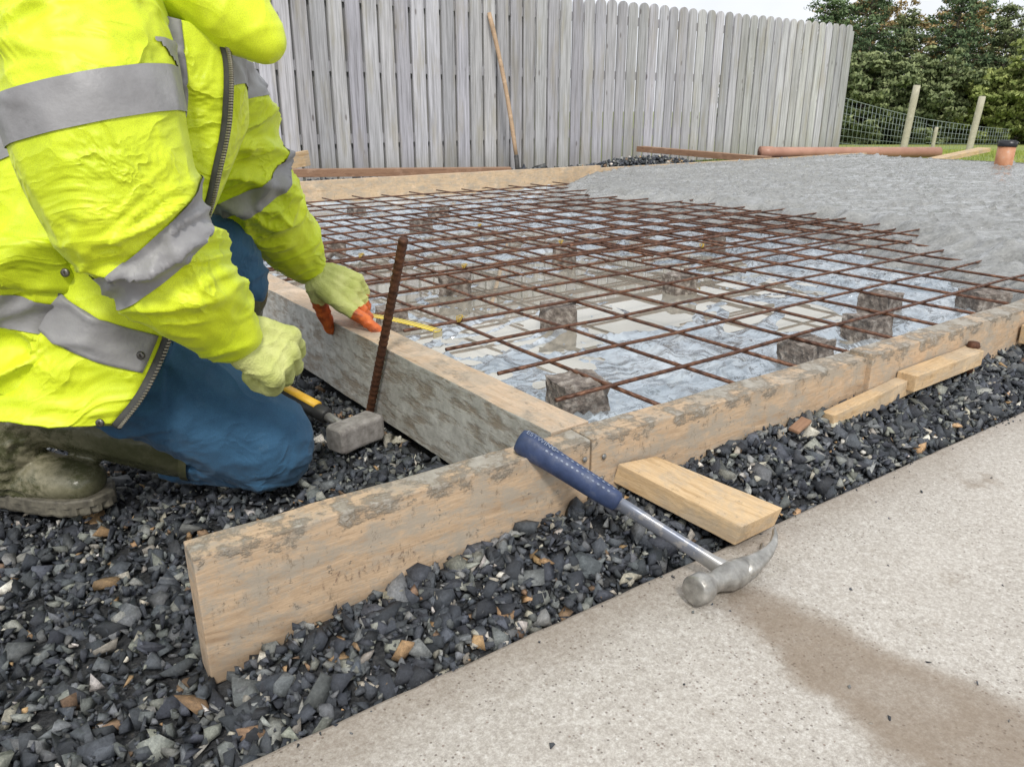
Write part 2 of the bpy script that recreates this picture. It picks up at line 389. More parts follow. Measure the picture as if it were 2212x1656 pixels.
RX=Matrix.Rotation(math.radians(90),4,'X')
text_mesh("grading_stamp","1170R8Y45",.027,mi,Matrix.Translation((.115,-.0042,.076))@RX,f1,0,1.22)
def tb(name,length,th,h,loc,rot,mat,lab,cat,segs=14,jit=.0014,group=None,b=.002):
    o=board(name,length,th,h,loc,rot,mat,segs,jit,None,b); meta(o,lab,cat,None,group); return o
tb("formwork_board",.735,.052,.166,(.707,.7705,.0),(0,0,math.radians(-1.5)),M_pine,"timber formwork board with cement along top edge","board",30,.002)
tb("formwork_board",.95,.05,.171,(1.40,.742,.003),(0,0,math.radians(-.9)),M_pine,"timber formwork board overlapping the next length","board",20,.002)
tb("formwork_board",5.8,.05,.165,(2.353,.735,.0),(0,0,0),M_pine,"long timber formwork board edging the pour","board",20)
tb("formwork_board",4.05,.075,.166,(.75,.829,.0),(0,0,math.radians(90)),M_pine2,"thick formwork board with cement smeared outer face","board",60,.0018)
tb("formwork_board",3.6,.05,.185,(.83,4.86,.0),(0,0,0),M_rear,"rear timber formwork board behind rebar mesh","board",30,.002)
tb("formwork_board",3.9,.05,.165,(4.43,4.86,.0),(0,0,0),M_rear,"rear timber formwork board partly covered with concrete","board",30,.002)
def nail(p,d):
    g=G(); d=V(d).normalized(); p=V(p)
    g.add(*tube([p-d*.012,p+d*.001],[.0018,.0018],8)); g.add(*tube([p+d*.001,p+d*.0015,p+d*.0028],[.0040,.0046,.0035],12)); return g
M_steel=simple("dull_galvanised_steel",[(.3,(.20,.20,.20)),(.7,(.38,.38,.37))],80,rough=.45,rvar=.12,bs=.2,bscale=300,bd=.0005,metal=.8)
for p in [(.727,.768,.135),(.724,.768,.100),(.690,.769,.14)]:
    nail(p,(0,-1,.1)).obj("nail",M_steel,True,recenter=True,label="steel nail head in formwork board",category="nail",group="nails in the formwork")
def quadprism(name,A,B,C,D,th,mat,lab,cat):
    A,B,C,D=map(V,(A,B,C,D)); n=(B-A).cross(D-A).normalized()
    if n.z<0:n=-n
    O=(A+B+C+D)/4-n*th; L=(D-A).length; W=(B-A).length
    vs,fs=bevelbox(L,W,th,.0015,(12,1,1),.001)
    out=[]
    for v in vs:
        u=v.x/L; t=v.y/W; p=(A.lerp(D,u)).lerp(B.lerp(C,u),t)-n*(th-v.z)-O; out.append(p)
    ex=(D-A).normalized(); ey=n.cross(ex); R=Matrix((ex,ey,n)).transposed(); Ri=R.inverted()
    o=mk(name,[Ri@p for p in out],fs,mat,False,label=lab,category=cat); o.matrix_world=Matrix.Translation(O)@R.to_4x4(); return o
quadprism("wood_offcut",(.752,.762,.118),(.828,.757,.112),(.912,.582,.072),(.824,.584,.070),.034,M_pine3,"short pale timber prop from board to path","wood block")
tb("wood_batten",.52,.026,.034,(1.25,.716,.060),(0,math.radians(-4.2),math.radians(-.6)),M_pine3,"long thin yellow timber batten lying against formwork board","wood batten",12)
tb("wood_offcut",.27,.040,.034,(1.49,.698,.092),(0,math.radians(-1),math.radians(-1)),M_pine3,"small timber block nailed to formwork board","wood block",6)
tb("wood_offcut",.30,.045,.045,(2.02,.682,.095),(0,math.radians(-4),math.radians(1)),M_pine3,"small timber block beside formwork board","wood block",6)
tb("wood_offcut",.05,.02,.007,(1.14,.715,.083),(math.radians(8),math.radians(-8),math.radians(10)),M_brown,"small sliver of timber on gravel","wood block",3)
tb("wood_offcut",.85,.05,.13,(1.95,6.72,.04),(0,math.radians(-7),math.radians(10)),M_pine3,"pale timber offcut lying near fence","wood block",6,b=.003)
tb("wood_plank",2.1,.14,.06,(2.15,6.50,.09),(0,0,math.radians(-29)),M_brown,"brown timber plank lying on the ground","plank",8)
tb("wood_plank",1.7,.12,.06,(6.70,6.75,.15),(0,math.radians(1.5),math.radians(-86)),M_brown,"brown timber plank leaning over gravel heap","plank",8)
tb("wood_plank",1.0,.16,.045,(9.2,4.6,.02),(0,math.radians(-7),math.radians(-12)),M_pine3,"short weathered plank on the grass","plank",6)
# ---------------------------------------------------------------- rebar
def bar(g,p0,p1,r,uvs,seg=8):
    p0=V(p0);p1=V(p1); L=(p1-p0).length; n=max(2,int(L/.25)); s=random.random()*9
    path=[p0.lerp(p1,i/n)+V((0,0,.006*noise.noise(V((s,i*.8,0))))) for i in range(n+1)]
    vs,fs=tube(path,[r]*(n+1),seg); g.add(vs,fs)
    for i in range(n):
        u0=L*i/n;u1=L*(i+1)/n
        for k in range(seg):
            a=k/seg*.03;b2=(k+1)/seg*.03; uvs.extend([(u0,a),(u0,b2),(u1,b2),(u1,a)])
    uvs.extend([(0,0)]*(2*seg))
def mesh_sheet(name,xs,ys,x0,x1,y0,y1,z,r,label,jx=.0,zs=0):
    g=G();uvs=[]
    for x in xs: bar(g,(x+random.uniform(-.006,.006),y0,z+zs*(x-x0)),(x+random.uniform(-.006,.006),y1,z+zs*(x-x0)),r,uvs)
    for y in ys:
        e=x1+random.uniform(-jx,jx); bar(g,(x0,y+random.uniform(-.006,.006),z+2*r*.92),(e,y+random.uniform(-.006,.006),z+2*r*.92+zs*(e-x0)),r,uvs)
    o=g.obj(name,M_bar,True,label=label,category="rebar mesh",group="rebar mesh sheets")
    ul=o.data.uv_layers.new(name='UVMap'); ul.data.foreach_set('uv',np.array(uvs,dtype=float).ravel()); center(o); return o
mesh_sheet("rebar_mesh",[1.05+.2*i for i in range(16)],[1.07+.2*i for i in range(14)],.885,4.6,.93,3.75,.088,.0046,"rusty welded steel mesh sheet on spacer blocks")
mesh_sheet("rebar_mesh",[.92+.2*i for i in range(15)],[2.16+.2*i for i in range(12)],.80,3.95,2.02,4.60,.105,.0042,"rusty welded steel mesh sheet lapped over another",.05,.0)
mesh_sheet("rebar_mesh",[2.15+.2*i for i in range(7)],[1.74+.2*i for i in range(4)],1.98,3.62,1.62,2.5,.106,.0042,"rusty welded steel mesh sheet near wet concrete",.12,.003)
g=G(); p0=V((.657,1.44,-.04)); p1=V((.661,1.235,.402)); N=150
path=[p0.lerp(p1,i/N) for i in range(N+1)]; rad=[.0083+(.0009 if (i%4)<2 else 0) for i in range(N+1)]
g.add(*tube(path,rad,12))
g.obj("rebar_stake",M_rust,True,recenter=True,label="upright rusty ribbed steel bar against formwork board",category="steel bar")
g=G(); g.add(*tube([(1.765,.722,-.02),(1.767,.72,.128),(1.767,.72,.132),(1.767,.72,.142)],[.010,.010,.014,.011],12)); g.obj("rebar_stake",M_rust,True,recenter=True,label="short rusty stake pinning the formwork board",category="steel bar")
M_tie=simple("yellowish_tie_wire",[(.3,(.40,.26,.05)),(.7,(.62,.46,.09))],50,rough=.5,bs=0,metal=.3)
for (x,y) in [(1.05,1.67),(1.45,2.27),(2.05,2.47),(2.45,2.07),(1.25,2.67),(2.05,3.07)]:
    g=G(); c=V((x,y,.104))
    for k in range(3):
        path=[c+V((.012*math.cos(t+k),.012*math.sin(t*1.3+k),.007*math.sin(t*2+k))) for t in [j*.6 for j in range(12)]]
        g.add(*tube(path,[.0011]*12,5))
    g.obj("tie_wire",M_tie,True,recenter=True,label="twisted tie wire on a mesh crossing",category="wire",group="tie wires on the mesh")
M_block=simple("rough_spacer_concrete",[(.3,(.075,.06,.052)),(.5,(.20,.168,.145)),(.7,(.42,.38,.34))],45,rough=.9,bs=1.0,bd=.008,bscale=90,detail=8)
blk=[(1.024,1.17,1.05),(1.67,1.06,1.0),(1.404,1.70,1.0),(2.01,1.10,1.0),(2.305,1.23,1.05),(2.60,1.06,1.1),(1.392,2.24,.95),(1.0,1.96,.8),(2.03,1.80,.9),(2.35,3.95,.95),(2.05,2.45,.9),(1.98,4.25,.9),(2.01,3.56,.9),(1.35,3.15,.9),(2.8,2.3,.9),(1.4,4.2,.9)]
for i,(x,y,s) in enumerate(blk):
    bm=bmesh.new(); bmesh.ops.create_cube(bm,size=1); bmesh.ops.subdivide_edges(bm,edges=bm.edges,cuts=9,use_grid_fill=True)
    sd=i*3.7
    for v in bm.verts:
        c=v.co.copy(); c=V((c.x*.104*s,c.y*.086*s,(c.z+.5)*.068))
        c+=noise.noise_vector(c*16+V((sd,0,0)))*.006+noise.noise_vector(c*70+V((sd,0,0)))*.0045; v.co=c
    me=bpy.data.meshes.new("spacer_block"); bm.to_mesh(me); bm.free()
    o=obj_from_mesh("spacer_block",me,M_block,False,label="rough broken concrete spacer block under rebar mesh",category="concrete block",group="spacer blocks under the mesh"); o.location=(x,y,.016); o.rotation_euler=(0,0,[.3,.5,-.2,.4,.6,.1,-.3,.2][i%8]-.5)
# ---------------------------------------------------------------- membrane, puddle, wet concrete
def bX(y):
    pts=[(.7,2.30),(1.04,2.62),(1.41,2.95),(1.87,3.22),(2.5,3.35),(3.1,3.32),(3.7,3.10),(4.2,3.25),(4.9,4.1)]
    for (a,xa),(b_,xb) in zip(pts[:-1],pts[1:]):
        if y<=b_: t=(y-a)/(b_-a); break
    else: t=1
    return xa+(xb-xa)*t+.14*noise.noise(V((y*2.6,1,0)))+.08*noise.noise(V((y*9,5,0)))
nx_,ny_=230,250
def mz(x,y):
    w_=noise.noise_vector(V((x*3,y*3,0)))*.5
    a=1-min(1,abs(noise.noise(V((x*4+w_.x*3,y*7+w_.y*3,2))))*3); b2=1-min(1,abs(noise.noise(V((x*10+w_.x*6,y*8+w_.y*4,7))))*3)
    low=math.exp(-(((x-1.75)/.65)**2+((y-1.95)/.55)**2))+.8*math.exp(-(((x-1.25)/.5)**2+((y-2.7)/.5)**2))+.6*math.exp(-(((x-2.3)/.5)**2+((y-3.0)/.7)**2))
    z=.023+.018*a**2.5+.007*b2**3+.010*noise.noise(V((x*1.6,y*1.6,5)))-.026*low
    e=min(x-.75,y-.82,4.86-y)
    if e<.05: z+= (.05-e)*.4
    return z
vs=[];fs=[]
for j in range(ny_):
    for i in range(nx_):
        x=.752+i*(4.7-.752)/(nx_-1); y=.822+j*(4.858-.822)/(ny_-1); vs.append((x,y,mz(x,y)))
for j in range(ny_-1):
    for i in range(nx_-1): a=j*nx_+i; fs.append((a,a+1,a+nx_+1,a+nx_))
m,nt,b=newmat("wet_plastic_sheet"); v=coord(nt)
big=ntex(nt,v,2.6,5,.6)
col=ramp(nt,big,[(.3,(.30,.36,.415)),(.5,(.47,.53,.58)),(.7,(.66,.71,.745))])
dirt=mrange(nt,ntex(nt,v,9,7,.75),.55,.70,0,.5); col=mix(nt,dirt,col,(.52,.51,.47))
dk=mrange(nt,ntex(nt,coord(nt,(1,2.4,1)),6,6,.7,1.2),.57,.68,0,.55); col=mix(nt,dk,col,(.13,.16,.19))
setc(nt,b,col); setr(nt,b,mrange(nt,ntex(nt,v,22,4),.35,.65,.05,.22)); b.inputs['Specular IOR Level'].default_value=1.0; b.inputs['IOR'].default_value=1.6
setr(nt,b,mth(nt,'MULTIPLY',mth(nt,'SUBTRACT',1.0,dirt),.45),'Metallic')
b.inputs['Coat Weight'].default_value=.5; b.inputs['Coat Roughness'].default_value=.03
wn=nd(nt,'ShaderNodeTexNoise',{'Vector':v,'Scale':3.0,'Detail':2.0})
q=nd(nt,'ShaderNodeVectorMath',{0:coord(nt,(3.5,6,3.5)),1:nd(nt,'ShaderNodeVectorMath',{0:wn.outputs['Color'],3:3.0},operation='SCALE').outputs[0]},operation='ADD').outputs[0]
rf_=ntex(nt,q,1.3,2,.45); ridge=mth(nt,'POWER',mth(nt,'SUBTRACT',1.0,mth(nt,'ABSOLUTE',mth(nt,'MULTIPLY',mth(nt,'SUBTRACT',rf_,.5),6.0)),clamp=True),2.0)
p=bump(nt,b,ridge,.55,.018); p=bump(nt,b,ntex(nt,coord(nt,(1,1.6,1)),7,4,.5,.8),.6,.020,p); bump(nt,b,ntex(nt,v,60,3),.12,.002,p)
mk("plastic_membrane",vs,fs,m,kind="structure",label="wet crumpled plastic membrane beneath the mesh")
m,nt,b=newmat("muddy_water"); v=coord(nt)
setc(nt,b,ramp(nt,ntex(nt,v,3,4),[(.3,(.46,.43,.35)),(.7,(.64,.61,.53))])); setr(nt,b,.010); b.inputs['IOR'].default_value=1.45; b.inputs['Metallic'].default_value=.5; b.inputs['Specular IOR Level'].default_value=.9; bump(nt,b,ntex(nt,v,10,2),.03,.004)
mk("puddle_water",[(.76,.84,.0185),(4.6,.84,.0185),(4.6,4.84,.0185),(.76,4.84,.0185)],[(0,1,2,3)],m,kind="structure")
gxs=[2.1+.016*i for i in range(185)]; 
while gxs[-1]<8.1: gxs.append(gxs[-1]+.028)
gys=[.79+.02*j for j in range(204)]
vs=[];fs=[];k=len(gxs)
for y in gys:
    bx=bX(y)
    for x in gxs:
        d=x-bx+.13*noise.noise(V((x*5,y*5,1)))+.07*noise.noise(V((x*16,y*16,7)))
        if d<=0: z=max(-.03,.012+d*.4)
        else:
            t=min(1,d/.16); t2=max(0,min(1,(d-.14)/.30)); z=.014+.062*t**.6+.070*(t2*t2*(3-2*t2))
            uu=.808*x-.589*y; vv=.589*x+.808*y
            r1=noise.noise(V((uu*1.8,vv*12,0))); r2=noise.noise(V((uu*7,vv*28,9)))
            lump=max(0,noise.noise(V((x*21,y*25,8)))-.20)
            z+=(.0075*r1+.0070*r2+.042*lump+.0045*noise.noise(V((x*42,y*42,2))))*min(1,d/.12+.25)
            if t2>=.99 and y>4.5 and x>4.6: z+=.014
            z=min(z,.183)
        if y<.84: z=min(z,.158)
        vs.append((x,min(y,4.86),z))
for j in range(len(gys)-1):
    for i in range(k-1): a=j*k+i; fs.append((a,a+1,a+k+1,a+k))
m,nt,b=newmat("wet_poured_concrete"); v=coord(nt)
def rc(s): 
    tc=nd(nt,'ShaderNodeTexCoord'); r_=nd(nt,'ShaderNodeVectorRotate',{'Vector':tc.outputs['Object'],'Angle':math.radians(36)},rotation_type='Z_AXIS'); return nd(nt,'ShaderNodeMapping',{'Vector':r_.outputs[0],'Scale':s}).outputs[0]
streak=ntex(nt,rc((1,5,1)),4,7,.7)
c_=ramp(nt,streak,[(.3,(.17,.17,.16)),(.5,(.27,.27,.255)),(.7,(.40,.40,.38))])
c_=mix(nt,.4,c_,ramp(nt,ntex(nt,v,60,6,.75),[(.35,(.08,.08,.075)),(.65,(.47,.47,.45))]))
setc(nt,b,c_); setr(nt,b,mrange(nt,ntex(nt,rc((1,3,1)),5,6,.65),.42,.60,.14,.5)); b.inputs['Specular IOR Level'].default_value=.8
setr(nt,b,mrange(nt,ntex(nt,rc((1,3,1)),4,5,.65),.44,.60,.1,.8),'Coat Weight'); b.inputs['Coat Roughness'].default_value=.12
p=bump(nt,b,ntex(nt,rc((1,4,1)),12,7,.75),.75,.015); bump(nt,b,ntex(nt,v,70,6,.75),.7,.007,p)
mk("wet_concrete_slab",vs,fs,m,kind="structure",label="freshly poured rough wet concrete")
mk("slab_end_face",[(8.1,.78,-.05),(8.1,4.91,-.05),(8.1,4.91,.155),(8.1,.78,.155)],[(0,1,2,3)],m,kind="structure")
# ---------------------------------------------------------------- fence
m,nt,b=newmat("weathered_grey_fence_wood"); v=coord(nt); at=nd(nt,'ShaderNodeAttribute',attribute_name='Col')
g1=ntex(nt,coord(nt,(9,9,.35)),6,7,.68,.2)
col=ramp(nt,g1,[(.27,(.22,.215,.22)),(.42,(.38,.38,.395)),(.55,(.51,.51,.535)),(.72,(.63,.63,.655))])
kn=nd(nt,'ShaderNodeTexVoronoi',{'Vector':coord(nt,(6,6,2.2)),'Scale':1.3}).outputs['Distance']
col=mix(nt,mrange(nt,kn,.12,.05,0,.7),col,(.12,.10,.095))
z=nd(nt,'ShaderNodeSeparateXYZ',{0:v}).outputs[2]
stn=mrange(nt,ntex(nt,coord(nt,(3,3,.6)),2.5,5),.5,.68,0,.5)
col=mix(nt,stn,col,(.38,.35,.27)); col=mix(nt,mrange(nt,z,.3,0,0,.35),col,(.22,.21,.16))
stk=mrange(nt,ntex(nt,coord(nt,(22,22,.5)),3,5),.56,.66,0,.45); col=mix(nt,stk,col,(.20,.19,.185))
col=mix(nt,1.0,col,at.outputs['Color'],'MULTIPLY')
setc(nt,b,col); setr(nt,b,.8); bump(nt,b,g1,.4,.004)
FV=[];FF=[];FC=[]
def paling(x0,x1,y,th,z0,z1,rounded,tint):
    k=len(FV); w_=x1-x0; prof=[(x0,z0),(x1,z0)]
    if rounded:
        for t in range(11):
            a=math.pi*t/10; prof.append(((x0+x1)/2+w_/2*math.cos(a),z1-w_*.42+w_*.42*math.sin(a)))
    else: prof+= [(x1,z1),(x0,z1)]
    n_=len(prof); lean=random.uniform(-.0025,.0025)
    for yy in (y,y+th):
        for (px,pz) in prof: FV.append((px+lean*pz,yy,pz)); FC.append((*tint,1))
    FF.append(tuple(k+i for i in range(n_))); FF.append(tuple(k+n_+i for i in range(n_-1,-1,-1)))
    for i in range(n_): j=(i+1)%n_; FF.append((k+j,k+i,k+n_+i,k+n_+j))
x=-.2
while x<11.55:
    t=random.uniform(.80,1.15); paling(x,x+.142,7.30+random.uniform(0,.003),.022,-.03,1.80+random.uniform(-.006,.006),True,(t,t*random.uniform(.98,1.0),t*random.uniform(.95,1.03)))
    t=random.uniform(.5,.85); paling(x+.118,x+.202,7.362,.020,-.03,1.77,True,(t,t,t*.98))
    x+=.172
for zz in (.3,.95,1.55): paling(-.2,11.7,7.324,.036,zz,zz+.09,False,(.7,.7,.7))
paling(11.60,11.70,7.31,.1,-.1,1.72,False,(.8,.8,.78))
me=bpy.data.meshes.new("f"); me.from_pydata(FV,[],FF); me.update(); ca=me.color_attributes.new('Col','FLOAT_COLOR','POINT'); ca.data.foreach_set('color',np.array(FC).ravel())
obj_from_mesh("timber_fence",me,m,False,label="tall weathered grey timber fence with rounded pales",category="fence")
pl=empty("wooden_pole",(5.05,6.85,0),0,label="slender wooden pole with dark tip leaning against fence",category="pole")
path=[V((-.03,-.03,.16)).lerp(V((-.05,.42,1.55)),t/10)+V((.03*math.sin(t/10*3.1),0,0)) for t in range(11)]
g=G(); g.add(*tube(path,[.020,.022,.023,.023,.022,.022,.023,.022,.023,.026,.021],10))
g.obj("shaft",wood("pole_wood",(.50,.35,.22),(.32,.21,.13)),True,pl)
g=G(); g.add(*tube([(-.025,-.055,-.03),(-.028,-.045,.06),(-.03,-.03,.158),(-.03,-.028,.162)],[.023,.025,.025,.020],12))
g.obj("tip",simple("dark_tarred_tip",[(.3,(.03,.03,.03)),(.7,(.10,.095,.09))],30,rough=.6),True,pl)
# ---------------------------------------------------------------- pipes
M_pipe=simple("terracotta_plastic_pipe",[(.3,(.36,.18,.125)),(.7,(.48,.26,.185))],6,rough=.5,rvar=.1,bs=.05)
def pipe(name,p0,p1,r,ri,mat,**kw):
    g=G(); p0=V(p0);p1=V(p1); d=(p1-p0).normalized()
    vs,fs=tube([p0+d*.16,p0+d*.15,p0,p0,p0+d*.3],[r,r*1.12,r*1.12,ri*1.1,ri*1.05],24,cap=False); g.add(vs,fs)
    vs,fs=tube([p0+d*.14,p1,p1,p1-d*.3],[r,r,ri,ri],24,cap=False); g.add(vs,fs)
    return g.obj(name,mat,True,recenter=True,**kw)
pipe("drain_pipe",(8.05,6.05,.130),(10.0,4.9,.120),.062,.056,M_pipe,label="long terracotta plastic drain pipe lying on ground",category="pipe")
sp_=empty("pipe_stub",(7.70,3.20,.13),0,label="terracotta pipe stub with black rim standing in concrete",category="pipe")
g=G(); g.add(*tube([(0,0,-.05),(0,0,.0),(.008,0,.19)],[.072,.072,.072],24)); g.obj("pipe",simple("scuffed_orange_pipe",[(.35,(.45,.19,.09)),(.6,(.55,.27,.15)),(.75,(.50,.44,.38))],14,rough=.5),True,sp_)
g=G(); g.add(*tube([(.007,0,.175),(.007,0,.177),(.009,0,.222),(.009,0,.229)],[.073,.078,.079,.068],24)); g.obj("cap",simple("black_tape_cap",[(.3,(.01,.01,.012)),(.7,(.03,.03,.035))],20,rough=.35),True,sp_)
# ---------------------------------------------------------------- posts & wire fence
M_post=wood("weathered_post_wood",(.50,.47,.36),(.34,.31,.22))
def post(p,q,r,lab):
    g=G(); p=V(p);q=V(q); g.add(*tube([p.lerp(q,t/6) for t in range(7)]+[q+V((0,0,.01))],[r*(1+.04*math.sin(t*3)) for t in range(7)]+[r*.7],12))
    o=g.obj("fence_post",M_post,True,recenter=True,label=lab,category="fence post",group="field fence posts")
post((12.95,6.95,-.25),(13.05,6.93,.97),.055,"weathered round timber fence post on grass")
post((13.45,6.15,-.25),(13.6,6.15,.80),.05,"leaning weathered timber fence post on grass")
post((12.9,6.45,-.25),(12.9,6.43,.34),.028,"short thin timber stake in grass")
g=G()
def span(a0,a1,b0,b1,nv,nh,r,sag=.02):
    for i in range(nh+1):
        t=i/nh; path=[(a0.lerp(a1,t)).lerp(b0.lerp(b1,t),s/8)-V((0,0,sag*math.sin(math.pi*s/8))) for s in range(9)]
        g.add(*tube(path,[r*(1.6 if i in(0,nh) else 1)]*9,4))
    for i in range(1,nv):
        t=i/nv; sg=V((0,0,sag*math.sin(math.pi*t))); g.add(*tube([a0.lerp(b0,t)-sg,a1.lerp(b1,t)-sg],[r]*2,4))
span(V((11.75,7.45,.80)),V((11.75,7.45,.0)),V((17.5,8.9,.40)),V((17.5,8.9,-.30)),26,7,.0030)
span(V((17.5,8.9,.40)),V((17.5,8.9,-.30)),V((27,11.2,.02)),V((27,11.2,-.60)),26,6,.0035)
g.obj("wire_fence",simple("galvanised_green_wire",[(.3,(.26,.33,.31)),(.7,(.42,.48,.45))],10,rough=.5,metal=.3,bs=0),True,recenter=True,label="sagging woven wire stock fence across grass",category="fence")
# ---------------------------------------------------------------- trees
def leafmat(name,dk,lt,rough=.75):
    m,nt,b=newmat(name); at=nd(nt,'ShaderNodeAttribute',attribute_name='Col'); 
    s=nd(nt,'ShaderNodeSeparateColor',{0:at.outputs['Color']}).outputs[0]
    setc(nt,b,ramp(nt,s,[(0,dk),(.6,[(a+c)/2 for a,c in zip(dk,lt)]),(1,lt)])); setr(nt,b,rough); b.inputs['Specular IOR Level'].default_value=.2; return m
LM=[leafmat("spruce_needles",(.045,.078,.042),(.22,.30,.14)),leafmat("green_foliage",(.10,.14,.035),(.38,.42,.14)),leafmat("autumn_foliage",(.20,.15,.06),(.48,.36,.17)),leafmat("dull_conifer_needles",(.07,.10,.045),(.30,.34,.16))]
M_bark=simple("tree_bark",[(.3,(.06,.05,.04)),(.7,(.16,.13,.10))],8,(1,1,.3),rough=.9,bs=.6,bd=.02,bscale=20)
def tree(base,h,rad,mat,conifer,lab,nleaf=22000,leaf=.075,low=.02):
    root=empty("tree" if not conifer else "conifer_tree",base,random.random()*6,label=lab,category="tree",group="trees beyond the field")
    g=G(); tp=[V((.1*math.sin(i),.1*math.cos(i*1.7),h*i/8)) for i in range(9)]
    g.add(*tube(tp,[.16*h/6*(1-i/8.6) for i in range(9)],8))
    tips=[]
    nl=80 if conifer else 50
    for i in range(nl):
        t=low+(1-low)*((i+.5)/nl); a=i*2.4+random.uniform(-.4,.4)
        if conifer: L=rad*(1-t)**.75*random.uniform(.55,1.3)+.12; rise=-.10*L if t<.7 else .2*L
        else: L=rad*math.sqrt(max(.05,1-(2*t-.85)**2*.8))*random.uniform(.6,1.15); rise=.3*L
        p0=V((0,0,t*h*.95)); p1=p0+V((math.cos(a)*L,math.sin(a)*L,rise))
        g.add(*tube([p0,p0.lerp(p1,.5)+V((0,0,.05)),p1],[.03,.02,.008],5)); tips.append((p0,p1,L))
    g.obj("trunk",M_bark,True,root)
    cl=[]
    for p0,p1,L in tips:
        for k in range(max(3,int(L*7))):
            t=random.uniform(.3,1.05); cl.append((np.array(p0.lerp(p1,t))+rng.normal(size=3)*.15,random.uniform(.14,.36)*(1.15-.4*t),random.random()))
    per=max(8,nleaf//len(cl)); cs=np.array([c[0] for c in cl]); rs=np.array([c[1] for c in cl]); br=np.array([c[2] for c in cl])
    C0=np.repeat(cs,per,0); R0=np.repeat(rs,per); B0=np.repeat(br,per); n_=len(C0)
    d=rng.normal(size=(n_,3)); d/=np.linalg.norm(d,axis=1)[:,None]; pos=C0+d*(R0*rng.random(n_)**.4)[:,None]*np.array([1.25,1.25,.6])
    u=rng.normal(size=(n_,3)); u/=np.linalg.norm(u,axis=1)[:,None]; w2=np.cross(u,d); w2/=np.linalg.norm(w2,axis=1)[:,None]+1e-6
    s=leaf*rng.uniform(.6,1.3,n_)[:,None]; k=.35 if conifer else .6
    vv=np.stack([pos-u*s,pos+w2*s*k,pos+u*s,pos-w2*s*k],1).reshape(-1,3)
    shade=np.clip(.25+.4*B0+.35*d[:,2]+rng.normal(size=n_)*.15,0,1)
    me=bpy.data.meshes.new("crown"); me.vertices.add(n_*4); me.vertices.foreach_set('co',vv.ravel()); me.loops.add(n_*4); me.loops.foreach_set('vertex_index',np.arange(n_*4)); me.polygons.add(n_); me.polygons.foreach_set('loop_start',np.arange(n_)*4); me.polygons.foreach_set('loop_total',np.full(n_,4)); me.update(calc_edges=True)
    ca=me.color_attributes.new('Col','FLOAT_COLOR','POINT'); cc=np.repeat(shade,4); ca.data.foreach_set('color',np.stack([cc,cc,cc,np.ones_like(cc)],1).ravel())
    obj_from_mesh("crown",me,mat,False,root)
def rf(r,f): return (.589*f+.808*r,.808*f-.589*r)
for r,f,h,rad,mi_,con in [(12.4,33,5.9,1.9,0,1),(13.9,33,6.9,2.3,0,1),(15.8,34,5.2,2.0,3,1),(17.3,33,6.8,2.2,0,1),(19.2,33,5.4,2.2,3,1),(21.4,34,5.2,2.4,0,1),
    (16.2,39,6.6,2.4,2,0),(20.8,39,6.4,2.6,2,0),(18.6,28.5,3.9,1.8,1,0),(20.6,29,3.2,1.7,1,0),(12.6,30,3.2,1.7,3,0),(15.0,30,3.0,1.7,3,0),(23.5,31,5.5,2.3,0,1),(10.0,35,4.6,2.0,0,1),(17.0,29.5,2.6,1.5,1,0)]:
    x,y=rf(r,f); tree((x,y,gh(x,y)-.1),h,rad,LM[mi_],bool(con),["dark green spruce with dense drooping branches","leafy green tree at field edge","autumn tree with orange brown leaves","dull green conifer at field edge"][mi_])
gv=[];gf=[]
for i in range(14000):
    x=random.uniform(8.4,18); y=random.uniform(2.5,9.5)
    z=gh(x,y); h=random.uniform(.03,.10); a=random.uniform(0,6.28); dx,dy=.006*math.cos(a),.006*math.sin(a); k=len(gv)
    gv+= [(x-dx,y-dy,z),(x+dx,y+dy,z),(x+random.uniform(-.03,.03),y+random.uniform(-.03,.03),z+h)]; gf.append((k,k+1,k+2))
mk("grass",gv,gf,simple("grass_blades",[(.3,(.15,.22,.035)),(.55,(.34,.40,.08)),(.75,(.48,.36,.13))],1.5,rough=.7,bs=0),False,kind="stuff",label="rough damp grass beyond the slab",category="grass")
# ---------------------------------------------------------------- claw hammer
dh=V((-.148,.258,.135)).normalized(); C=V((.742,.534,.050))
def basis(xa,yy_,first='y'):
    if first=='y': y=V(yy_).normalized(); x=V(xa); x=(x-y*x.dot(y)).normalized()
    else: x=V(xa).normalized(); y=V(yy_); y=(y-x*y.dot(x)).normalized()
    z=x.cross(y); return Matrix((x,y,z)).transposed()
hr=empty("claw_hammer",C,0,label="blue handled steel claw hammer resting from board to path",category="hammer")
MS=basis((.93,.30,.05),dh).to_4x4(); MHd=basis((.975,.00,-.065),dh,'x').to_4x4()
M_head=simple("worn_forged_steel",[(.3,(.22,.21,.195)),(.55,(.38,.37,.345)),(.75,(.56,.54,.51))],70,rough=.45,rvar=.15,bs=.4,bd=.001,bscale=260,metal=.65)
Z=V((0,0,1)); g=G()
g.add(*tube([(-.062,0,0),(-.061,0,0),(-.046,0,0),(-.043,0,0),(-.036,0,0),(-.028,0,0),(-.018,0,0),(-.008,0,0),(.010,0,0),(.018,.001,0)],[.0125,.0147,.0152,.0140,.0104,.0098,.0120,(.0150,.0135),(.0150,.0135),(.0125,.0130)],24,up=Z))
for s in (-1,1):
    pth=[(.008,.0,s*.0050),(.026,-.001,s*.0070),(.042,.000,s*.0092),(.057,.003,s*.0112),(.071,.008,s*.0125),(.082,.015,s*.0130),(.090,.023,s*.0130)]
    g.add(*tube(pth,[(.0120,.0072),(.0104,.0064),(.0082,.0057),(.0062,.0050),(.0044,.0043),(.0028,.0036),(.0010,.0030)],12,up=Z,sq=.7))
o=g.obj("hammer_head",M_head,True,hr); o.matrix_local=MHd@Matrix.Diagonal((1.20,1.28,1.35,1))
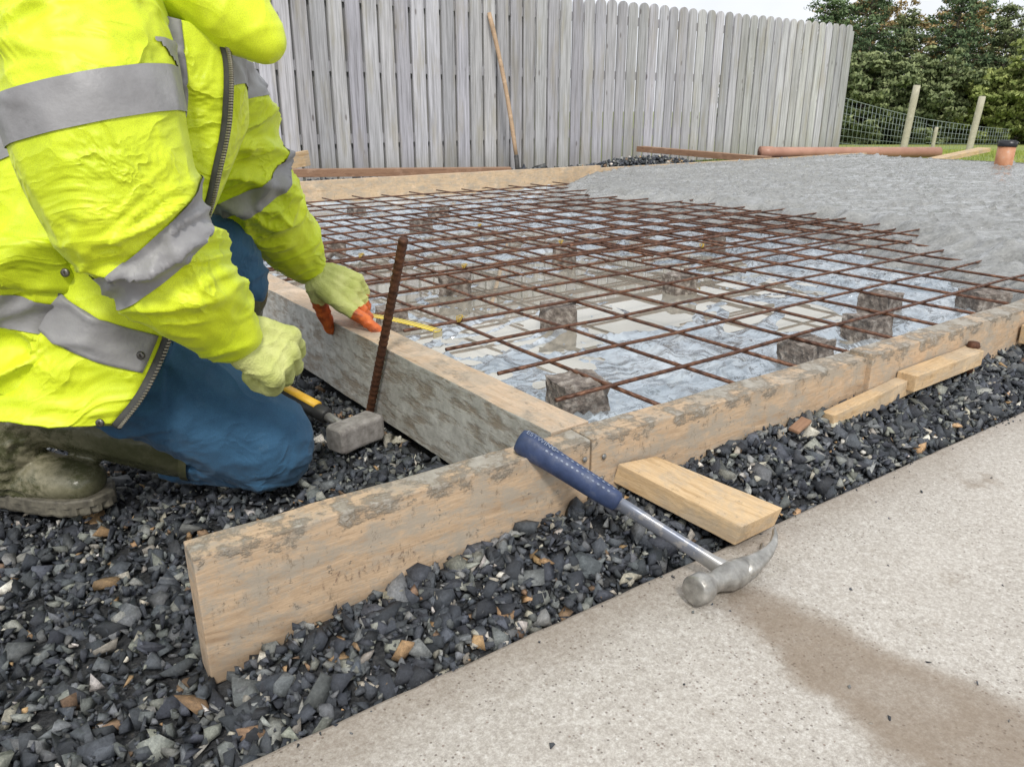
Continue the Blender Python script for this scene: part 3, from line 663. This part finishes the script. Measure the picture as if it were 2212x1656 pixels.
g=G(); g.add(*tube([(0,y,0) for y in (.0,.012,.03,.06,.10,.14,.19)],[(.012,.015),(.010,.013),(.0070,.0108),(.0060,.0100),(.0056,.0096),(.006,.0098),(.006,.0098)],16,up=Z,sq=.75))
m,nt,b=newmat("worn_steel_shaft"); v=coord(nt); yy=nd(nt,'ShaderNodeSeparateXYZ',{0:v}).outputs[1]
jj=mth(nt,'ADD',yy,mth(nt,'MULTIPLY',ntex(nt,v,60,4),.04)); cc=mix(nt,mrange(nt,jj,.05,.075),(.42,.41,.39),(.24,.26,.31)); setc(nt,b,mix(nt,mrange(nt,ntex(nt,v,90,5),.50,.60,0,.75),cc,(.44,.43,.42)))
setr(nt,b,.42); b.inputs['Metallic'].default_value=.6; bump(nt,b,ntex(nt,v,150,3),.2,.0008)
o=g.obj("shaft",m,True,hr); o.matrix_local=MS
g=G(); ys=[.170,.173,.180,.19,.205,.23,.26,.285,.30,.315,.325,.331,.333]; rr=[(.007,.010),(.0110,.0145),(.0118,.0155),(.0125,.0165),(.0130,.017),(.0135,.0174),(.014,.0178),(.0148,.0187),(.016,.0200),(.0165,.0205),(.016,.0195),(.0135,.017),(.006,.009)]
g.add(*tube([(0,y,0) for y in ys],rr,24,up=Z))
for row in range(-1,2):
    for k in range(13):
        y=.186+k*.0082+(.004 if row%2 else 0); a=math.radians(90+row*34); j=np.interp(y,ys,[q[0] for q in rr]); j2=np.interp(y,ys,[q[1] for q in rr])
        px,pz=j*math.cos(a),j2*math.sin(a); nrm=V((math.cos(a)/j,0,math.sin(a)/j2)).normalized(); c=V((px,y,pz))
        t1=V((0,1,0)); t2=nrm.cross(t1); ring=[c+nrm*.0004+t1*.0021*math.cos(w_)+t2*.0014*math.sin(w_) for w_ in [i*math.pi/4 for i in range(8)]]
        g.add(ring+[c+nrm*.0009],[(i,(i+1)%8,8) for i in range(8)],1)
M_blue=simple("blue_rubber_grip",[(.3,(.022,.038,.090)),(.55,(.036,.058,.135)),(.75,(.09,.11,.17))],45,rough=.55,rvar=.1,bs=.35,bd=.0008,bscale=260)
M_lblue=simple("pale_worn_dimples",[(.3,(.14,.17,.25)),(.7,(.25,.29,.37))],40,rough=.6,bs=0)
grip=g.obj("grip",[M_blue,M_lblue],True,hr); grip.matrix_local=MS
text_mesh("maker_lettering","ESTWING",.011,M_lblue,Matrix.Translation((-.0045,.326,.0200))@Matrix.Rotation(math.radians(-90),4,'Z'),grip,.0006)
# ---------------------------------------------------------------- lump hammer
lh=empty("lump_hammer",(.572,1.300,.002),0,label="club hammer with square steel head and black amber handle",category="hammer")
lh.rotation_euler=(0,0,math.radians(16))
g=G(); g.add(*tube([(-.054,0,.028),(-.052,0,.028),(-.045,0,.028),(-.018,0,.028),(.018,0,.028),(.045,0,.028),(.052,0,.028),(.054,0,.028)],[.021,.0235,.0265,.0255,.0255,.0265,.0235,.021],24,up=Z,sq=.32))
g.obj("hammer_head",simple("cement_dusted_iron",[(.3,(.18,.16,.15)),(.5,(.30,.28,.26)),(.7,(.42,.39,.37))],60,rough=.75,bs=.5,bd=.001,bscale=180,metal=.2),False,lh)
g=G(); g.add(*tube([(-.008,.015,.036),(-.010,.045,.042),(-.011,.08,.049)],[.010,.009,.010],12)); g.obj("shaft",M_head,True,lh)
g=G(); g.add(*tube([(-.011,.068,.047),(-.011,.072,.048),(-.013,.11,.054),(-.015,.15,.060),(-.018,.215,.070),(-.019,.235,.073)],[.012,.016,.0155,.0165,.018,.013],16),0)
g.add(*tube([(-.012,.095,.065),(-.016,.20,.083)],[(.011,.007),(.011,.007)],10),1)
g.obj("handle",[simple("black_rubber",[(.3,(.012,.012,.012)),(.7,(.03,.03,.03))],30,rough=.5),simple("amber_handle_stripe",[(.3,(.80,.42,.03)),(.7,(.92,.58,.06))],30,rough=.5)],True,lh)
# ---------------------------------------------------------------- person
OR=V((-.62,1.2,0)); wx,wy=rf(-.62,1.2)
per=empty("person",(wx,wy,0),TH,label="kneeling worker in yellow high visibility jacket holding tape measure",category="person")
def L_(p): return V(p)-OR
def LC(chains): return [[(L_(p),r) for p,r in ch] for ch in chains]
near_arm=[((-.50,.99,.735),.092),((-.487,.955,.625),.098),((-.462,.945,.508),.088),((-.425,.985,.402),.068),((-.399,1.038,.334),.049)]
far_arm=[((-.505,1.34,.68),.082),((-.495,1.44,.575),.078),((-.495,1.53,.465),.078),((-.462,1.64,.345),.064),((-.447,1.68,.300),.049)]
torso=[[((-.46,1.17,.75),.085),((-.535,1.17,.63),(.15,.17,.14)),((-.635,1.17,.48),(.16,.185,.15)),((-.72,1.17,.34),(.16,.18,.14)),((-.70,1.15,.20),(.15,.165,.10))],[((-.50,1.0,.72),.085),((-.50,1.34,.69),.082)]]
me=blob(LC(torso+[near_arm,far_arm]),.0045,6)
def seg_d(p,ch):
    best=9
    for (a,ra),(b_,rb) in zip(ch[:-1],ch[1:]):
        a=L_(a);b_=L_(b_); ab=b_-a; t=max(0,min(1,(p-a).dot(ab)/ab.length_squared)); ra=ra if isinstance(ra,float) else ra[1]; rb=rb if isinstance(rb,float) else rb[1]
        best=min(best,(p-a-ab*t).length-(ra+(rb-ra)*t))
    return best
fA=folds((8,5,14),.0145,3,.6,.8); fB=folds((6,5,8),.015,11,.55,.9)
def jd(p,n):
    da=min(seg_d(p,near_arm),seg_d(p,far_arm)); dt=min(seg_d(p,torso[0]),seg_d(p,torso[1])); w_=max(0,min(1,(dt-da)*25+.5))
    q=p; return fA(V((q.x*.8+q.z*.5,q.y,q.z-q.x*.5)),n)*w_+fB(V((q.x+q.z*.4,q.y,q.z-q.x*.6)),n)*(1-w_)
displace(me,jd)
def bis(me,planes,keep=None,off=0):
    bm=bmesh.new(); bm.from_mesh(me)
    for p,n in planes: bmesh.ops.bisect_plane(bm,geom=list(bm.verts)+list(bm.edges)+list(bm.faces),plane_co=p,plane_no=n,clear_inner=True)
    if keep:
        dl=[v for v in bm.verts if not keep(v.co)]; bmesh.ops.delete(bm,geom=dl,context='VERTS')
    bm.normal_update()
    if off:
        nn=[v.normal.copy() for v in bm.verts]
        for v,n in zip(bm.verts,nn): v.co+=n*off
    out=bpy.data.meshes.new("b"); bm.to_mesh(out); bm.free(); return out
hemp=L_((-.699,1.0,.262)); hemn=V((.061,0,.144)).normalized()
me2=bis(me,[(hemp,hemn)])
def cloth(name,base,sat_d,fold=(8,8,14),rough=.6,weave=900,dirt=.35,bstr=.3,fs=1.6,dcol=None,bd=.008):
    m,nt,b=newmat(name); v=coord(nt)
    big=ntex(nt,v,6,5,.6)
    c=ramp(nt,big,[(.3,sat_d),(.55,base),(.8,[min(1,x*1.06) for x in base])])
    c=mix(nt,mrange(nt,ntex(nt,v,15,7,.75),.55,.75,0,dirt),c,dcol or [x*.5 for x in sat_d])
    wv=ntex(nt,v,weave,2); c=mix(nt,.35,c,mix(nt,1.0,c,ramp(nt,wv,[(.35,(.55,.55,.55)),(.65,(1.45,1.45,1.45))]),'MULTIPLY'))
    setc(nt,b,c); setr(nt,b,rough)
    wn=nd(nt,'ShaderNodeTexNoise',{'Vector':v,'Scale':4.0,'Detail':2.0})
    q=nd(nt,'ShaderNodeVectorMath',{0:coord(nt,fold),1:nd(nt,'ShaderNodeVectorMath',{0:wn.outputs['Color'],3:3.0},operation='SCALE').outputs[0]},operation='ADD').outputs[0]
    f=nd(nt,'ShaderNodeTexNoise',{'Vector':q,'Scale':fs,'Detail':3.0,'Roughness':.5}).outputs['Fac']
    mk_=mrange(nt,ntex(nt,v,5,2),.38,.60,.15,1)
    cr=mth(nt,'POWER',mth(nt,'SUBTRACT',1.0,mth(nt,'ABSOLUTE',mth(nt,'MULTIPLY',mth(nt,'SUBTRACT',f,.5),6.0)),clamp=True),1.6)
    p=bump(nt,b,mth(nt,'MULTIPLY',cr,mk_),bstr,bd); bump(nt,b,wv,.15,.0005,p)
    b.inputs['Sheen Weight'].default_value=.08; return m
M_hv=cloth("fluorescent_yellow_cloth",(.70,.81,.020),(.55,.68,.010),(6,6,10),.5,1200,.3,.6,1.5,(.42,.44,.05),.010)
M_refl=simple("grey_reflective_tape",[(.3,(.22,.215,.22)),(.6,(.31,.305,.31)),(.8,(.40,.39,.395))],14,rough=.5,rvar=.08,bs=.6,bd=.003,bscale=45)
jk=obj_from_mesh("jacket",me2,M_hv,True,per)
near_k=lambda p: seg_d(p,near_arm)<min(seg_d(p,torso[0]),seg_d(p,torso[1]))+.015 and seg_d(p,near_arm)<seg_d(p,far_arm)
far_k=lambda p: seg_d(p,far_arm)<min(seg_d(p,torso[0]),seg_d(p,torso[1])) and seg_d(p,far_arm)<seg_d(p,near_arm)
tor_k=lambda p: min(seg_d(p,torso[0]),seg_d(p,torso[1]))<min(seg_d(p,far_arm),seg_d(p,near_arm))+.03
def band(c,n,wd,keep):
    c=L_(c);n=V(n).normalized(); obj_from_mesh("reflective_band",bis(me2,[(c-n*wd/2,n),(c+n*wd/2,-n)],keep,.0022),M_refl,True,jk)
band((-.487,.955,.622),(-.22,0,1),.050,near_k)
band((-.447,.96,.457),(-.55,-.35,.8),.046,near_k)
band((-.495,1.50,.50),(-.35,-.5,.8),.042,far_k)
band(tuple(V((-.699,1.0,.262))+hemn*.115),tuple(hemn),.048,tor_k)
band((-.60,1.17,.60),(-.35,0,1),.05,tor_k)
zp=[(-.372,1.075,.715),(-.370,1.08,.685),(-.371,1.08,.640),(-.385,1.08,.582),(-.404,1.07,.524),(-.420,1.06,.470),(-.455,1.05,.389),(-.492,1.04,.3095),(-.522,1.02,.2446),(-.555,1.0,.204)]
def interp(pts,t):
    x=max(0,min(.9999,t))*(len(pts)-1); i=min(int(x),len(pts)-2); f=x-i; a=V(pts[max(i-1,0)]);b_=V(pts[i]);c=V(pts[i+1]);d=V(pts[min(i+2,len(pts)-1)])
    return .5*((2*b_)+(c-a)*f+(2*a-5*b_+4*c-d)*f*f+(3*b_-3*c+d-a)*f**3)
def flap_pt(t,u,off=0):
    p=interp(zp,t); wid=.13+.04*t; 
    q=p+V((-wid*u,-.035*math.sin(max(0,min(1,u))*2.4)-off,.03*u)); q.y+=.003*math.sin(t*19+u*5)+.012*noise.noise(V((t*7,u*2,1)))-.006*min(1,max(0,u)*3)*max(0,1-abs(noise.noise(V((t*14,u*2.5,6))))*5); return L_(q)
def sheet(name,t0,t1,u0,u1,off,mat,parent,nt_=90,nu=18,th=.004,skew=0):
    vs=[flap_pt(t0+(t1-t0)*i/(nt_-1)+skew*(u0+(u1-u0)*j/(nu-1)),u0+(u1-u0)*j/(nu-1),off) for i in range(nt_) for j in range(nu)]
    fs=[(i*nu+j,i*nu+j+1,(i+1)*nu+j+1,(i+1)*nu+j) for i in range(nt_-1) for j in range(nu-1)]
    o=mk(name,vs,fs,mat,True,parent); s=o.modifiers.new("s",'SOLIDIFY'); s.thickness=th; s.offset=-1; return o
sheet("front_panel",0,1,0,1.0,0,M_hv,jk)
sheet("reflective_band",.0,.42,.28,.50,.004,M_refl,jk,40,8,.002)
sheet("reflective_band",.765,.840,.04,1.0,.004,M_refl,jk,12,22,.002,-.075)
g=G(); g.add(*tube([flap_pt(i/80,-.02,.001) for i in range(81)],[(.0035,.007)]*81,8,up=V((1,0,0))),0)
N=150
for i in range(N):
    p=flap_pt(i/N,-.055,.004); vs,fs=bevelbox(.005,.004,.0022,.0004); g.add([v+p-V((.0025,.002,.001)) for v in vs],fs,1)
g.obj("zipper",[simple("dark_zip_tape",[(.3,(.03,.03,.03)),(.7,(.07,.07,.065))],40,rough=.8),simple("zip_teeth_metal",[(.3,(.22,.20,.15)),(.7,(.40,.37,.30))],60,rough=.4,metal=.7,bs=0)],True,jk)
bv=BVHTree.FromPolygons([v.co.copy() for v in me2.vertices],[tuple(p.vertices) for p in me2.polygons])
vs=[];nu=12;nv=8
for j in range(nv):
    for i in range(nu):
        r=-.685+.105*i/(nu-1); z=.485-.075*j/(nv-1)-.025*i/(nu-1)
        h=bv.ray_cast(L_((r,.5,z)),V((0,1,0)))[0]; y=(h.y if h else L_((0,1.0,0)).y)-.006; q=L_((r,0,z)); vs.append(V((q.x,y,q.z)))
o=mk("pocket_flap",vs,[(j*nu+i,j*nu+i+1,(j+1)*nu+i+1,(j+1)*nu+i) for j in range(nv-1) for i in range(nu-1)],M_hv,True,jk); s=o.modifiers.new("s",'SOLIDIFY'); s.thickness=.006; s.offset=1
M_snap=simple("dark_snap_metal",[(.3,(.06,.055,.05)),(.7,(.25,.24,.22))],90,rough=.35,metal=.7,bs=0)
def snap(p):
    g=G(); p=L_(p); g.add(*tube([p,p-V((0,.002,0)),p-V((0,.0035,0)),p-V((0,.003,0))],[.006,.006,.0045,.002],16)); g.obj("snap_button",M_snap,True,jk)
for t,u in ((.80,.10),(.97,.10)): 
    q=flap_pt(t,u,.005)+OR; snap(q)
h=bv.ray_cast(L_((-.585,.5,.418)),V((0,1,0)))[0]; snap(h+OR-V((0,.008,0)))
hm=blob(LC([[((-.41,1.18,.86),.115),((-.44,1.17,.78),.10)],[((-.45,1.12,.795),.060),((-.40,1.10,.765),.054),((-.360,1.10,.735),.046),((-.322,1.10,.703),.026)],[((-.44,1.15,.76),.055),((-.385,1.15,.735),.034)]]),.0045,4)
displace(hm,folds((9,7,10),.006,25,.7,.8)); obj_from_mesh("hood",hm,M_hv,True,jk)
body=[[((-.38,1.18,.875),(.085,.075,.10)),((-.355,1.18,.84),(.07,.055,.06))],[((-.40,1.18,.84),.055),((-.46,1.17,.74),.06),((-.54,1.17,.62),.12),((-.64,1.17,.47),.12),((-.72,1.18,.38),.10)],
 [((-.50,1.0,.70),.06),((-.50,1.34,.68),.06)],[((p),r*.55) for p,r in near_arm],[((p),r*.55) for p,r in far_arm],
 [((-.72,1.15,.30),.06),((-.43,1.21,.10),.045),((-.78,1.2,.13),.03),((-.84,1.2,.08),.025)],[((-.72,1.3,.30),.07),((-.57,1.49,.36),.05),((-.60,1.53,.08),.035)],[((-.72,1.15,.35),.07),((-.72,1.3,.33),.07)],
 [((-.300,1.18,.87),.012),((-.278,1.18,.85),.014)],[((-.30,1.18,.815),(.012,.022,.008)),((-.298,1.18,.812),(.012,.022,.008))],[((-.39,1.10,.87),(.02,.008,.03)),((-.392,1.10,.865),(.02,.008,.03))],[((-.39,1.26,.87),(.02,.008,.03)),((-.392,1.26,.865),(.02,.008,.03))]]
M_skin=simple("skin",[(.3,(.50,.28,.20)),(.7,(.62,.37,.28))],20,rough=.5,bs=.1)
bd=obj_from_mesh("body",blob(LC(body),.006,3),M_skin,True,per)
for sy in (-.03,.03):
    g=G(); c=L_((-.303,1.18+sy,.885)); g.add(*hull([c+d*.011 for d in FIB])); g.obj("eye",simple("eye_white",[(.3,(.5,.5,.5)),(.7,(.6,.6,.6))],5,rough=.2,bs=0),True,bd)
hairm=blob(LC([[((-.405,1.18,.90),(.082,.08,.085)),((-.42,1.18,.87),(.07,.08,.08))]]),.006,2); displace(hairm,folds((30,30,30),.006,4)); obj_from_mesh("hair",hairm,simple("brown_hair",[(.3,(.03,.02,.012)),(.7,(.08,.05,.03))],60,rough=.7),True,bd)
# jeans
jn_=blob(LC([[((-.72,1.20,.31),.12),((-.58,1.165,.22),.094),((-.45,1.20,.110),.086),((-.424,1.21,.089),.086)],[((-.43,1.215,.086),.084),((-.50,1.22,.082),.074),((-.56,1.225,.085),.062),((-.62,1.24,.09),.045)],
 [((-.74,1.2,.33),.12),((-.74,1.26,.33),.12)],[((-.70,1.30,.32),.10),((-.57,1.48,.365),.078),((-.545,1.50,.30),.066)],[((-.57,1.48,.365),.078),((-.56,1.50,.27),.06)]]),.0045,6)
fj=folds((11,7,13),.0085,37,.5,.8)
displace(jn_,lambda p,n: fj(V((p.x+p.z*.6,p.y,p.z-p.x*.5)),n)*(1.5 if p.x<.10 else .8))
for v_ in jn_.vertices:
    if v_.co.z<.006: v_.co.z=.006
M_jean=cloth("blue_denim",(.034,.108,.200),(.013,.056,.115),(6,6,8),.92,800,.55,.35,1.4,(.09,.16,.23),.008); obj_from_mesh("jeans",jn_,M_jean,True,per)
# boots
def bootmat():
    m,nt,b=newmat("muddy_green_rubber"); v=coord(nt); x=nd(nt,'ShaderNodeSeparateXYZ',{0:v}).outputs[0]
    mud=mth(nt,'MULTIPLY',mrange(nt,ntex(nt,v,14,8,.75),.42,.55),mrange(nt,x,-.02,-.13,.15,.85))
    setc(nt,b,mix(nt,mud,(.072,.075,.036),ramp(nt,ntex(nt,v,110,6,.75),[(.3,(.14,.13,.075)),(.7,(.34,.31,.21))])))
    setr(nt,b,mrange(nt,mud,0,1,.22,.5)); bump(nt,b,ntex(nt,v,110,5),.35,.002); return m
M_boot=bootmat()
bt=blob(LC([[((-.50,1.21,.088),.070),((-.56,1.205,.104),.072),((-.66,1.195,.134),.068),((-.76,1.185,.160),.062),((-.84,1.175,.142),.054),((-.87,1.17,.088),.044)],[((-.80,1.15,.160),.055),((-.812,1.145,.11),.050),((-.825,1.150,.072),.045)],[((-.855,1.17,.088),.046),((-.825,1.160,.060),.040),((-.775,1.150,.054),.040),((-.725,1.142,.052),(.038,.046,.034)),((-.695,1.140,.050),(.030,.042,.030))]]),.004,3)
bt=bis(bt,[(L_((-.532,1.22,.09)),V((-1,0,.12)))])
fb=folds((24,6,30),.010,41,.6)
displace(bt,lambda p,n: fb(p,n)*max(.06,min(1,(-p.x-.12)*12)))
for v_ in bt.vertices:
    if v_.co.z<.014: v_.co.z=.014
bo=obj_from_mesh("boot",bt,M_boot,True,per); s=bo.modifiers.new("s",'SOLIDIFY'); s.thickness=.004; s.offset=-1
g=G(); g.add(*tube([L_((-.528,1.208,.096)),L_((-.540,1.207,.099))],[.0745,.0745],40,cap=False,up=Z)); g.obj("boot_rim",M_boot,True,bo)
pf=[(-.895,1.19),(-.88,1.15),(-.83,1.122),(-.76,1.100),(-.705,1.092),(-.668,1.104),(-.650,1.138),(-.668,1.175),(-.71,1.19),(-.78,1.20),(-.85,1.21)]
pp=[]
for i in range(len(pf)):
    a_=pf[i]; b_=pf[(i+1)%len(pf)]
    for t in range(6): pp.append((a_[0]+(b_[0]-a_[0])*t/6,a_[1]+(b_[1]-a_[1])*t/6))
vs=[];fs=[];npf=len(pp)
for z_,k_,nt_ in ((.0,.96,1),(.004,1.0,1),(.016,1.0,1),(.0165,1.0,0),(.026,1.0,0),(.029,.97,0)):
    for i,(a_,b_) in enumerate(pp):
        kk=k_-(.06 if (nt_ and i%3==0) else 0); vs.append(L_((-.765+(a_+.765)*kk,1.15+(b_-1.15)*kk,z_+.006)))
for j in range(5):
    for i in range(npf): fs.append((j*npf+i,j*npf+(i+1)%npf,(j+1)*npf+(i+1)%npf,(j+1)*npf+i))
fs.append(tuple(range(npf-1,-1,-1))); fs.append(tuple(range(5*npf,6*npf)))
mk("boot_sole",vs,fs,simple("muddy_black_sole",[(.3,(.05,.045,.035)),(.7,(.22,.20,.15))],50,rough=.7,bs=.5),False,bo)
bt=blob(LC([[((-.555,1.50,.285),.066),((-.575,1.51,.20),.06),((-.60,1.53,.08),.05),((-.60,1.53,.05),.045)],[((-.60,1.53,.05),.046),((-.51,1.55,.04),.04)]]),.006,4); displace(bt,folds((8,8,14),.008,51)); obj_from_mesh("boot",bt,M_boot,True,per)
# gloves
M_gk=simple("yellow_knit_glove",[(.3,(.44,.48,.13)),(.7,(.66,.68,.27))],25,rough=.95,bs=1.0,bd=.0018,bscale=330)
M_go=simple("orange_latex_palm",[(.3,(.16,.05,.03)),(.5,(.58,.12,.025)),(.7,(.76,.19,.04))],38,rough=.5,bs=.5,bd=.001,bscale=200)
def glove(o,a,n,thumb_side,curl,cuff_from,spread=1.0,thumb=((.6,.75,-.35),25),org_x=9,palm_z=-.2,sc=1.0,wr=.032,zlim=-.026,fr=1.0):
    a=V(a).normalized(); n=V(n); n=(n-a*n.dot(a)).normalized(); b_=n.cross(a)*thumb_side; o=L_(o)
    T=lambda x,y,z: o+(a*x+b_*y+n*z)*sc
    ch=[]; cf=L_(cuff_from)
    ch.append([(cf,wr+.004),(o,wr*.92)])
    ky=[.034,.0115,-.0115,-.033]; kx=[.088,.093,.088,.080]
    for y,x in zip(ky,kx): ch.append([(o,.024),(T(.03,y*.6,0),.021),(T(x,y,.0),.0160*fr)])
    ls=[(.043,.027,.023),(.047,.030,.024),(.044,.028,.023),(.035,.022,.020)]
    for i in range(4):
        ang=0;p=(kx[i],ky[i],.0);c=[(T(*p),.0152*fr)]; sp_y=(ky[i])*1.6*spread
        for l,cu,r in zip(ls[i],curl[i],(.0138,.0128,.0112)):
            ang+=math.radians(cu); p=(p[0]+l*math.cos(ang),p[1]+sp_y*l*math.cos(ang),p[2]-l*math.sin(ang)); c.append((T(*p),r*fr))
        ch.append(c)
    d=V(thumb[0]).normalized(); p=V((.022,.024,-.006)); c=[(T(*p),.021)]
    for l,r in zip((.044,.033,.026),(.0165,.0150,.0128)):
        p=p+d*l; c.append((T(*p),r*fr)); d=(d+V((.25,-.2,-.15))*math.radians(thumb[1])).normalized()
    ch.append(c)
    me=blob(ch,.0022,2); displace(me,lambda p,nn:.0010*noise.noise(p*90)+.0022*noise.noise(p*35)+.0018*(1-min(1,abs(noise.noise(V((p.x*28,p.y*28,p.z*45))))*3))**2)
    me.materials.append(M_gk); me.materials.append(M_go); mi=[]
    for pl_ in me.polygons:
        rel=(pl_.center-o)/sc; z=rel.dot(n); x=rel.dot(a); nz=pl_.normal.dot(n); wob=.006*noise.noise(pl_.center*60)
        mi.append(1 if (x>.0 and (nz<palm_z+wob*20 and z<.004) or (x+wob>org_x) or (z+wob<zlim and x>.02)) else 0)
    me.polygons.foreach_set('material_index',mi); g_=bpy.data.objects.new("glove",me); COL.objects.link(g_); g_.parent=per
    me.polygons.foreach_set('use_smooth',[True]*len(me.polygons)); return g_
glove((-.398,1.042,.326),(.70,.36,-.50),(.05,-.75,.75),1,[(52,85,60),(56,85,60),(60,85,60),(64,85,60)],(-.418,1.012,.366),.5,((.80,.35,-.5),25),palm_z=-9,sc=1.0,wr=.038,zlim=-9,fr=1.06)
glove((-.438,1.680,.285),(.82,-.16,-.42),(.22,-.62,.66),-1,[(0,18,12),(40,46,32),(54,50,36),(62,52,38)],(-.455,1.670,.322),.7,((.42,.16,-.88),8),org_x=.116,palm_z=-.40,sc=1.14,wr=.034,zlim=-.026,fr=1.0)
# tape measure
ta=empty("tape_measure",(.77,1.5,.165),0,label="yellow steel tape measure blade laid across board",category="tape measure")
TO=V((.77,1.5,.165))
m,nt,b=newmat("yellow_tape_with_ticks"); v=coord(nt); xy=nd(nt,'ShaderNodeSeparateXYZ',{0:v})
tk=nd(nt,'ShaderNodeMath',{0:mth(nt,'MULTIPLY',xy.outputs[1],100.0)},operation='FRACT').outputs[0]
setc(nt,b,mix(nt,mth(nt,'GREATER_THAN',tk,.82),(.80,.60,.05),(.06,.05,.02))); setr(nt,b,.35)
p0=V((.735,1.60,.178)); p1=V((.815,1.385,.172)); pts=[p0.lerp(p1,i/10)+V((0,0,.004*math.sin(i/10*3)))-TO for i in range(11)]
vs=[];fs=[]
for i,p in enumerate(pts):
    t=(pts[min(i+1,10)]-pts[max(i-1,0)]).normalized(); s=t.cross(Z).normalized()
    vs+= [p-s*.012+V((0,0,.002)),p,p+s*.012+V((0,0,.002))]
for i in range(10):
    for k in range(2): a=i*3+k; fs.append((a,a+1,a+4,a+3))
o=mk("tape_blade",vs,fs,m,True,ta); so_=o.modifiers.new("s",'SOLIDIFY'); so_.thickness=.0012
g=G(); vs,fs=bevelbox(.026,.003,.018,.0008); M=Matrix.Translation(p1-TO+V((-.013,-.002,-.013)))@Matrix.Rotation(math.radians(15),4,'Z'); g.add(vs,fs,0,M); g.obj("end_hook",simple("yellowed_hook",[(.3,(.55,.47,.28)),(.7,(.70,.62,.42))],30,rough=.4,metal=.4,bs=0),False,ta)
